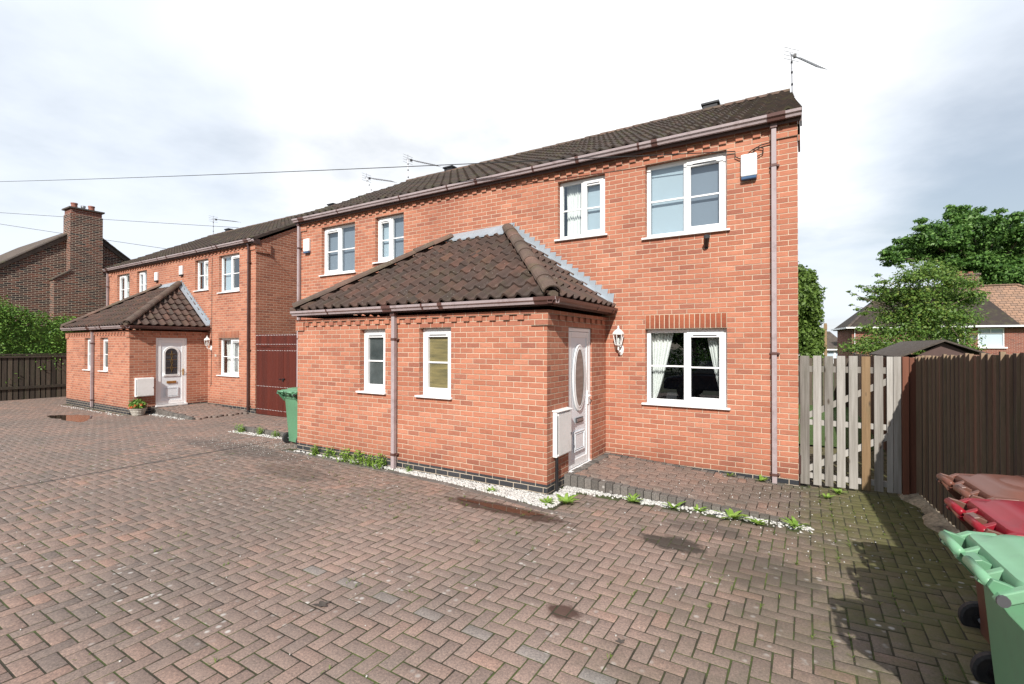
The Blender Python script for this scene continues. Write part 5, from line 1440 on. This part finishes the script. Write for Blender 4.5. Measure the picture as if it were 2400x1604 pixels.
# ------------------------------------------------------------------ things behind the camera, seen mirrored in the windows
t = thing('parked_car', 'dark blue car parked behind the camera, mirrored in the lower front window', 'car', (-2.2, -11.0, -.1))
prof = [(-2.2, .35), (-2.2, .62), (-2.1, .78), (-1.3, .92), (-.75, 1.36), (.55, 1.42), (1.35, 1.02), (2.1, .92), (2.2, .7), (2.2, .35)]
m = MB(); m.loft([[(x, y, z if z < .93 else .93 + (z - .93) * .0) for x, z in prof] for y in (-.88, .88)]); m.build('body', 'car', t, bevel=.05)
cab = [(-1.25, .925), (-.7, 1.34), (.5, 1.38), (1.25, .975)]
m = MB(); m.loft([[(x, s_ * (.84 if z < 1 else .66), z) for x, z in cab] for s_ in (-1, 1)]); m.build('window', 'carglass', t, bevel=.03)
m = MB(); m.hexa([(-.68, -.64, 1.345), (.48, -.64, 1.385), (.48, .64, 1.385), (-.68, .64, 1.345), (-.6, -.6, 1.38), (.42, -.6, 1.42), (.42, .6, 1.42), (-.6, .6, 1.38)]); m.build('roof', 'car', t, bevel=.01)
for x in (-1.4, 1.35):
    for y in (-.84, .84):
        w = MB(); w.tube([(x, y - .1, .32), (x, y + .1, .32)], .32, 20); w.build('wheel', 'rubber', t, bevel=.02)
for i in range(6):
    x = -22 + i * 7.5; c_ = (x, -29 + R.uniform(-1, 1), 3.4); hh = R.uniform(3, 4)
    tree('garden_tree', ['round garden tree across the road, farthest left behind the camera', 'second garden tree from the left across the road', 'third garden tree from the left across the road', 'third garden tree from the right across the road', 'second garden tree from the right across the road', 'garden tree across the road, farthest right behind the camera'][i], c_, (3.2, 2, hh * .8), 16, .9, 1.6, 3500, .28, 'leaf_maple', (x, -29), .25, 30 + i)
t = thing('roadside_hedge', 'dark clipped hedge across the road behind the camera', 'hedge', (0, -25, 0))
cs = [(x, R.uniform(-.3, .3), z) for x in np.arange(-34, 24, .8) for z in (.5, 1.2)]
foliage('hedge_leaves', t, 'leaf_maple', n=9000, centers=cs, radii=[.7] * len(cs), size=.14, shell=.4)

# ------------------------------------------------------------------ light, sky, camera
SKYZ = 11.0
LD = Vector((-.30, 1.0, -.76)).normalized()     # direction the light travels
sun = bpy.data.lights.new('sun', 'SUN'); sun.energy = 5.0; sun.angle = math.radians(.6); sun.color = (1, .955, .89)
so = bpy.data.objects.new('sun', sun); C.objects.link(so); so.rotation_euler = LD.to_track_quat('-Z', 'Y').to_euler(); so.location = (5, -20, 20)
w = bpy.data.worlds.new('World'); S.world = w; w.use_nodes = True; nt = w.node_tree; h = N(nt)
bg = nt.nodes['Background']
sky = h.new('ShaderNodeTexSky', sky_type='NISHITA'); sky.sun_disc = False
toS = -LD; sky.sun_elevation = math.asin(toS.z); sky.sun_rotation = math.atan2(toS.x, toS.y); sky.air_density = 1.2; sky.dust_density = 1.0; sky.ozone_density = 1.5
g = h.new('ShaderNodeTexCoord').outputs['Generated']
sep = h.new('ShaderNodeSeparateXYZ'); h.link(g, sep.inputs[0])
# project direction on a cloud layer
zc = h.m('ADD', h.m('MAXIMUM', sep.outputs[2], 0.0), .16)
cv = h.new('ShaderNodeCombineXYZ'); h.link(h.m('DIVIDE', sep.outputs[0], zc), cv.inputs[0]); h.link(h.m('DIVIDE', sep.outputs[1], zc), cv.inputs[1]); cv.inputs[2].default_value = SKYZ
n1 = h.noise(.55, 7, cv.outputs[0], .55); n2 = h.noise(.33, 5, h.scalevec(cv.outputs[0], (1, 1.9, 1)), .5)
def toward(v):
    d = h.new('ShaderNodeVectorMath', operation='DOT_PRODUCT'); h.link(g, d.inputs[0]); d.inputs[1].default_value = Vector(v).normalized(); return d.outputs['Value']
thick = h.m('MULTIPLY', h.m('SUBTRACT', toward((-.40, .78, .48)), .90), 1.7)      # the brightest bank of cloud stands over the house
gap = h.maprange(toward((.32, .93, .17)), .955, 1., 0, .09, True)                   # blue opening low on the right
mask = h.maprange(h.m('SUBTRACT', n1, gap), .24, .54, 0, 1, True)
shade = h.maprange(h.m('ADD', n2, thick), .34, .58, 0, 1, True)
cloud = h.mix(shade, (10.9, 11.7, 12.8), (14.8, 14.9, 15.0))
bank = h.maprange(toward((-.52, .85, .25)), -.35, .55, .3, 1, True)                # clouds kept to the visible side, thinned behind to lower ambient light
c = h.mix(h.m('MULTIPLY', h.m('ADD', h.m('MULTIPLY', mask, .62), .35), bank), sky.outputs[0], cloud)
h.link(c, bg.inputs[0]); bg.inputs[1].default_value = .07

cam = bpy.data.cameras.new('camera'); co = bpy.data.objects.new('camera', cam); C.objects.link(co); S.camera = co
cam.sensor_width = 36; cam.sensor_fit = 'HORIZONTAL'; cam.lens = 36 * f_ / 2400; cam.clip_start = .05; cam.clip_end = 2000
mt = Matrix((( cr.x, cu.x, -cw.x, CAM.x), (cr.y, cu.y, -cw.y, CAM.y), (cr.z, cu.z, -cw.z, CAM.z), (0, 0, 0, 1)))
co.matrix_world = mt
S.view_settings.view_transform = 'Standard'; S.view_settings.look = 'None'; S.view_settings.exposure = .34; S.view_settings.gamma = 1
S.render.engine = 'CYCLES'; S.cycles.max_bounces = 7; S.cycles.transparent_max_bounces = 12
S.cycles.sample_clamp_indirect = 6
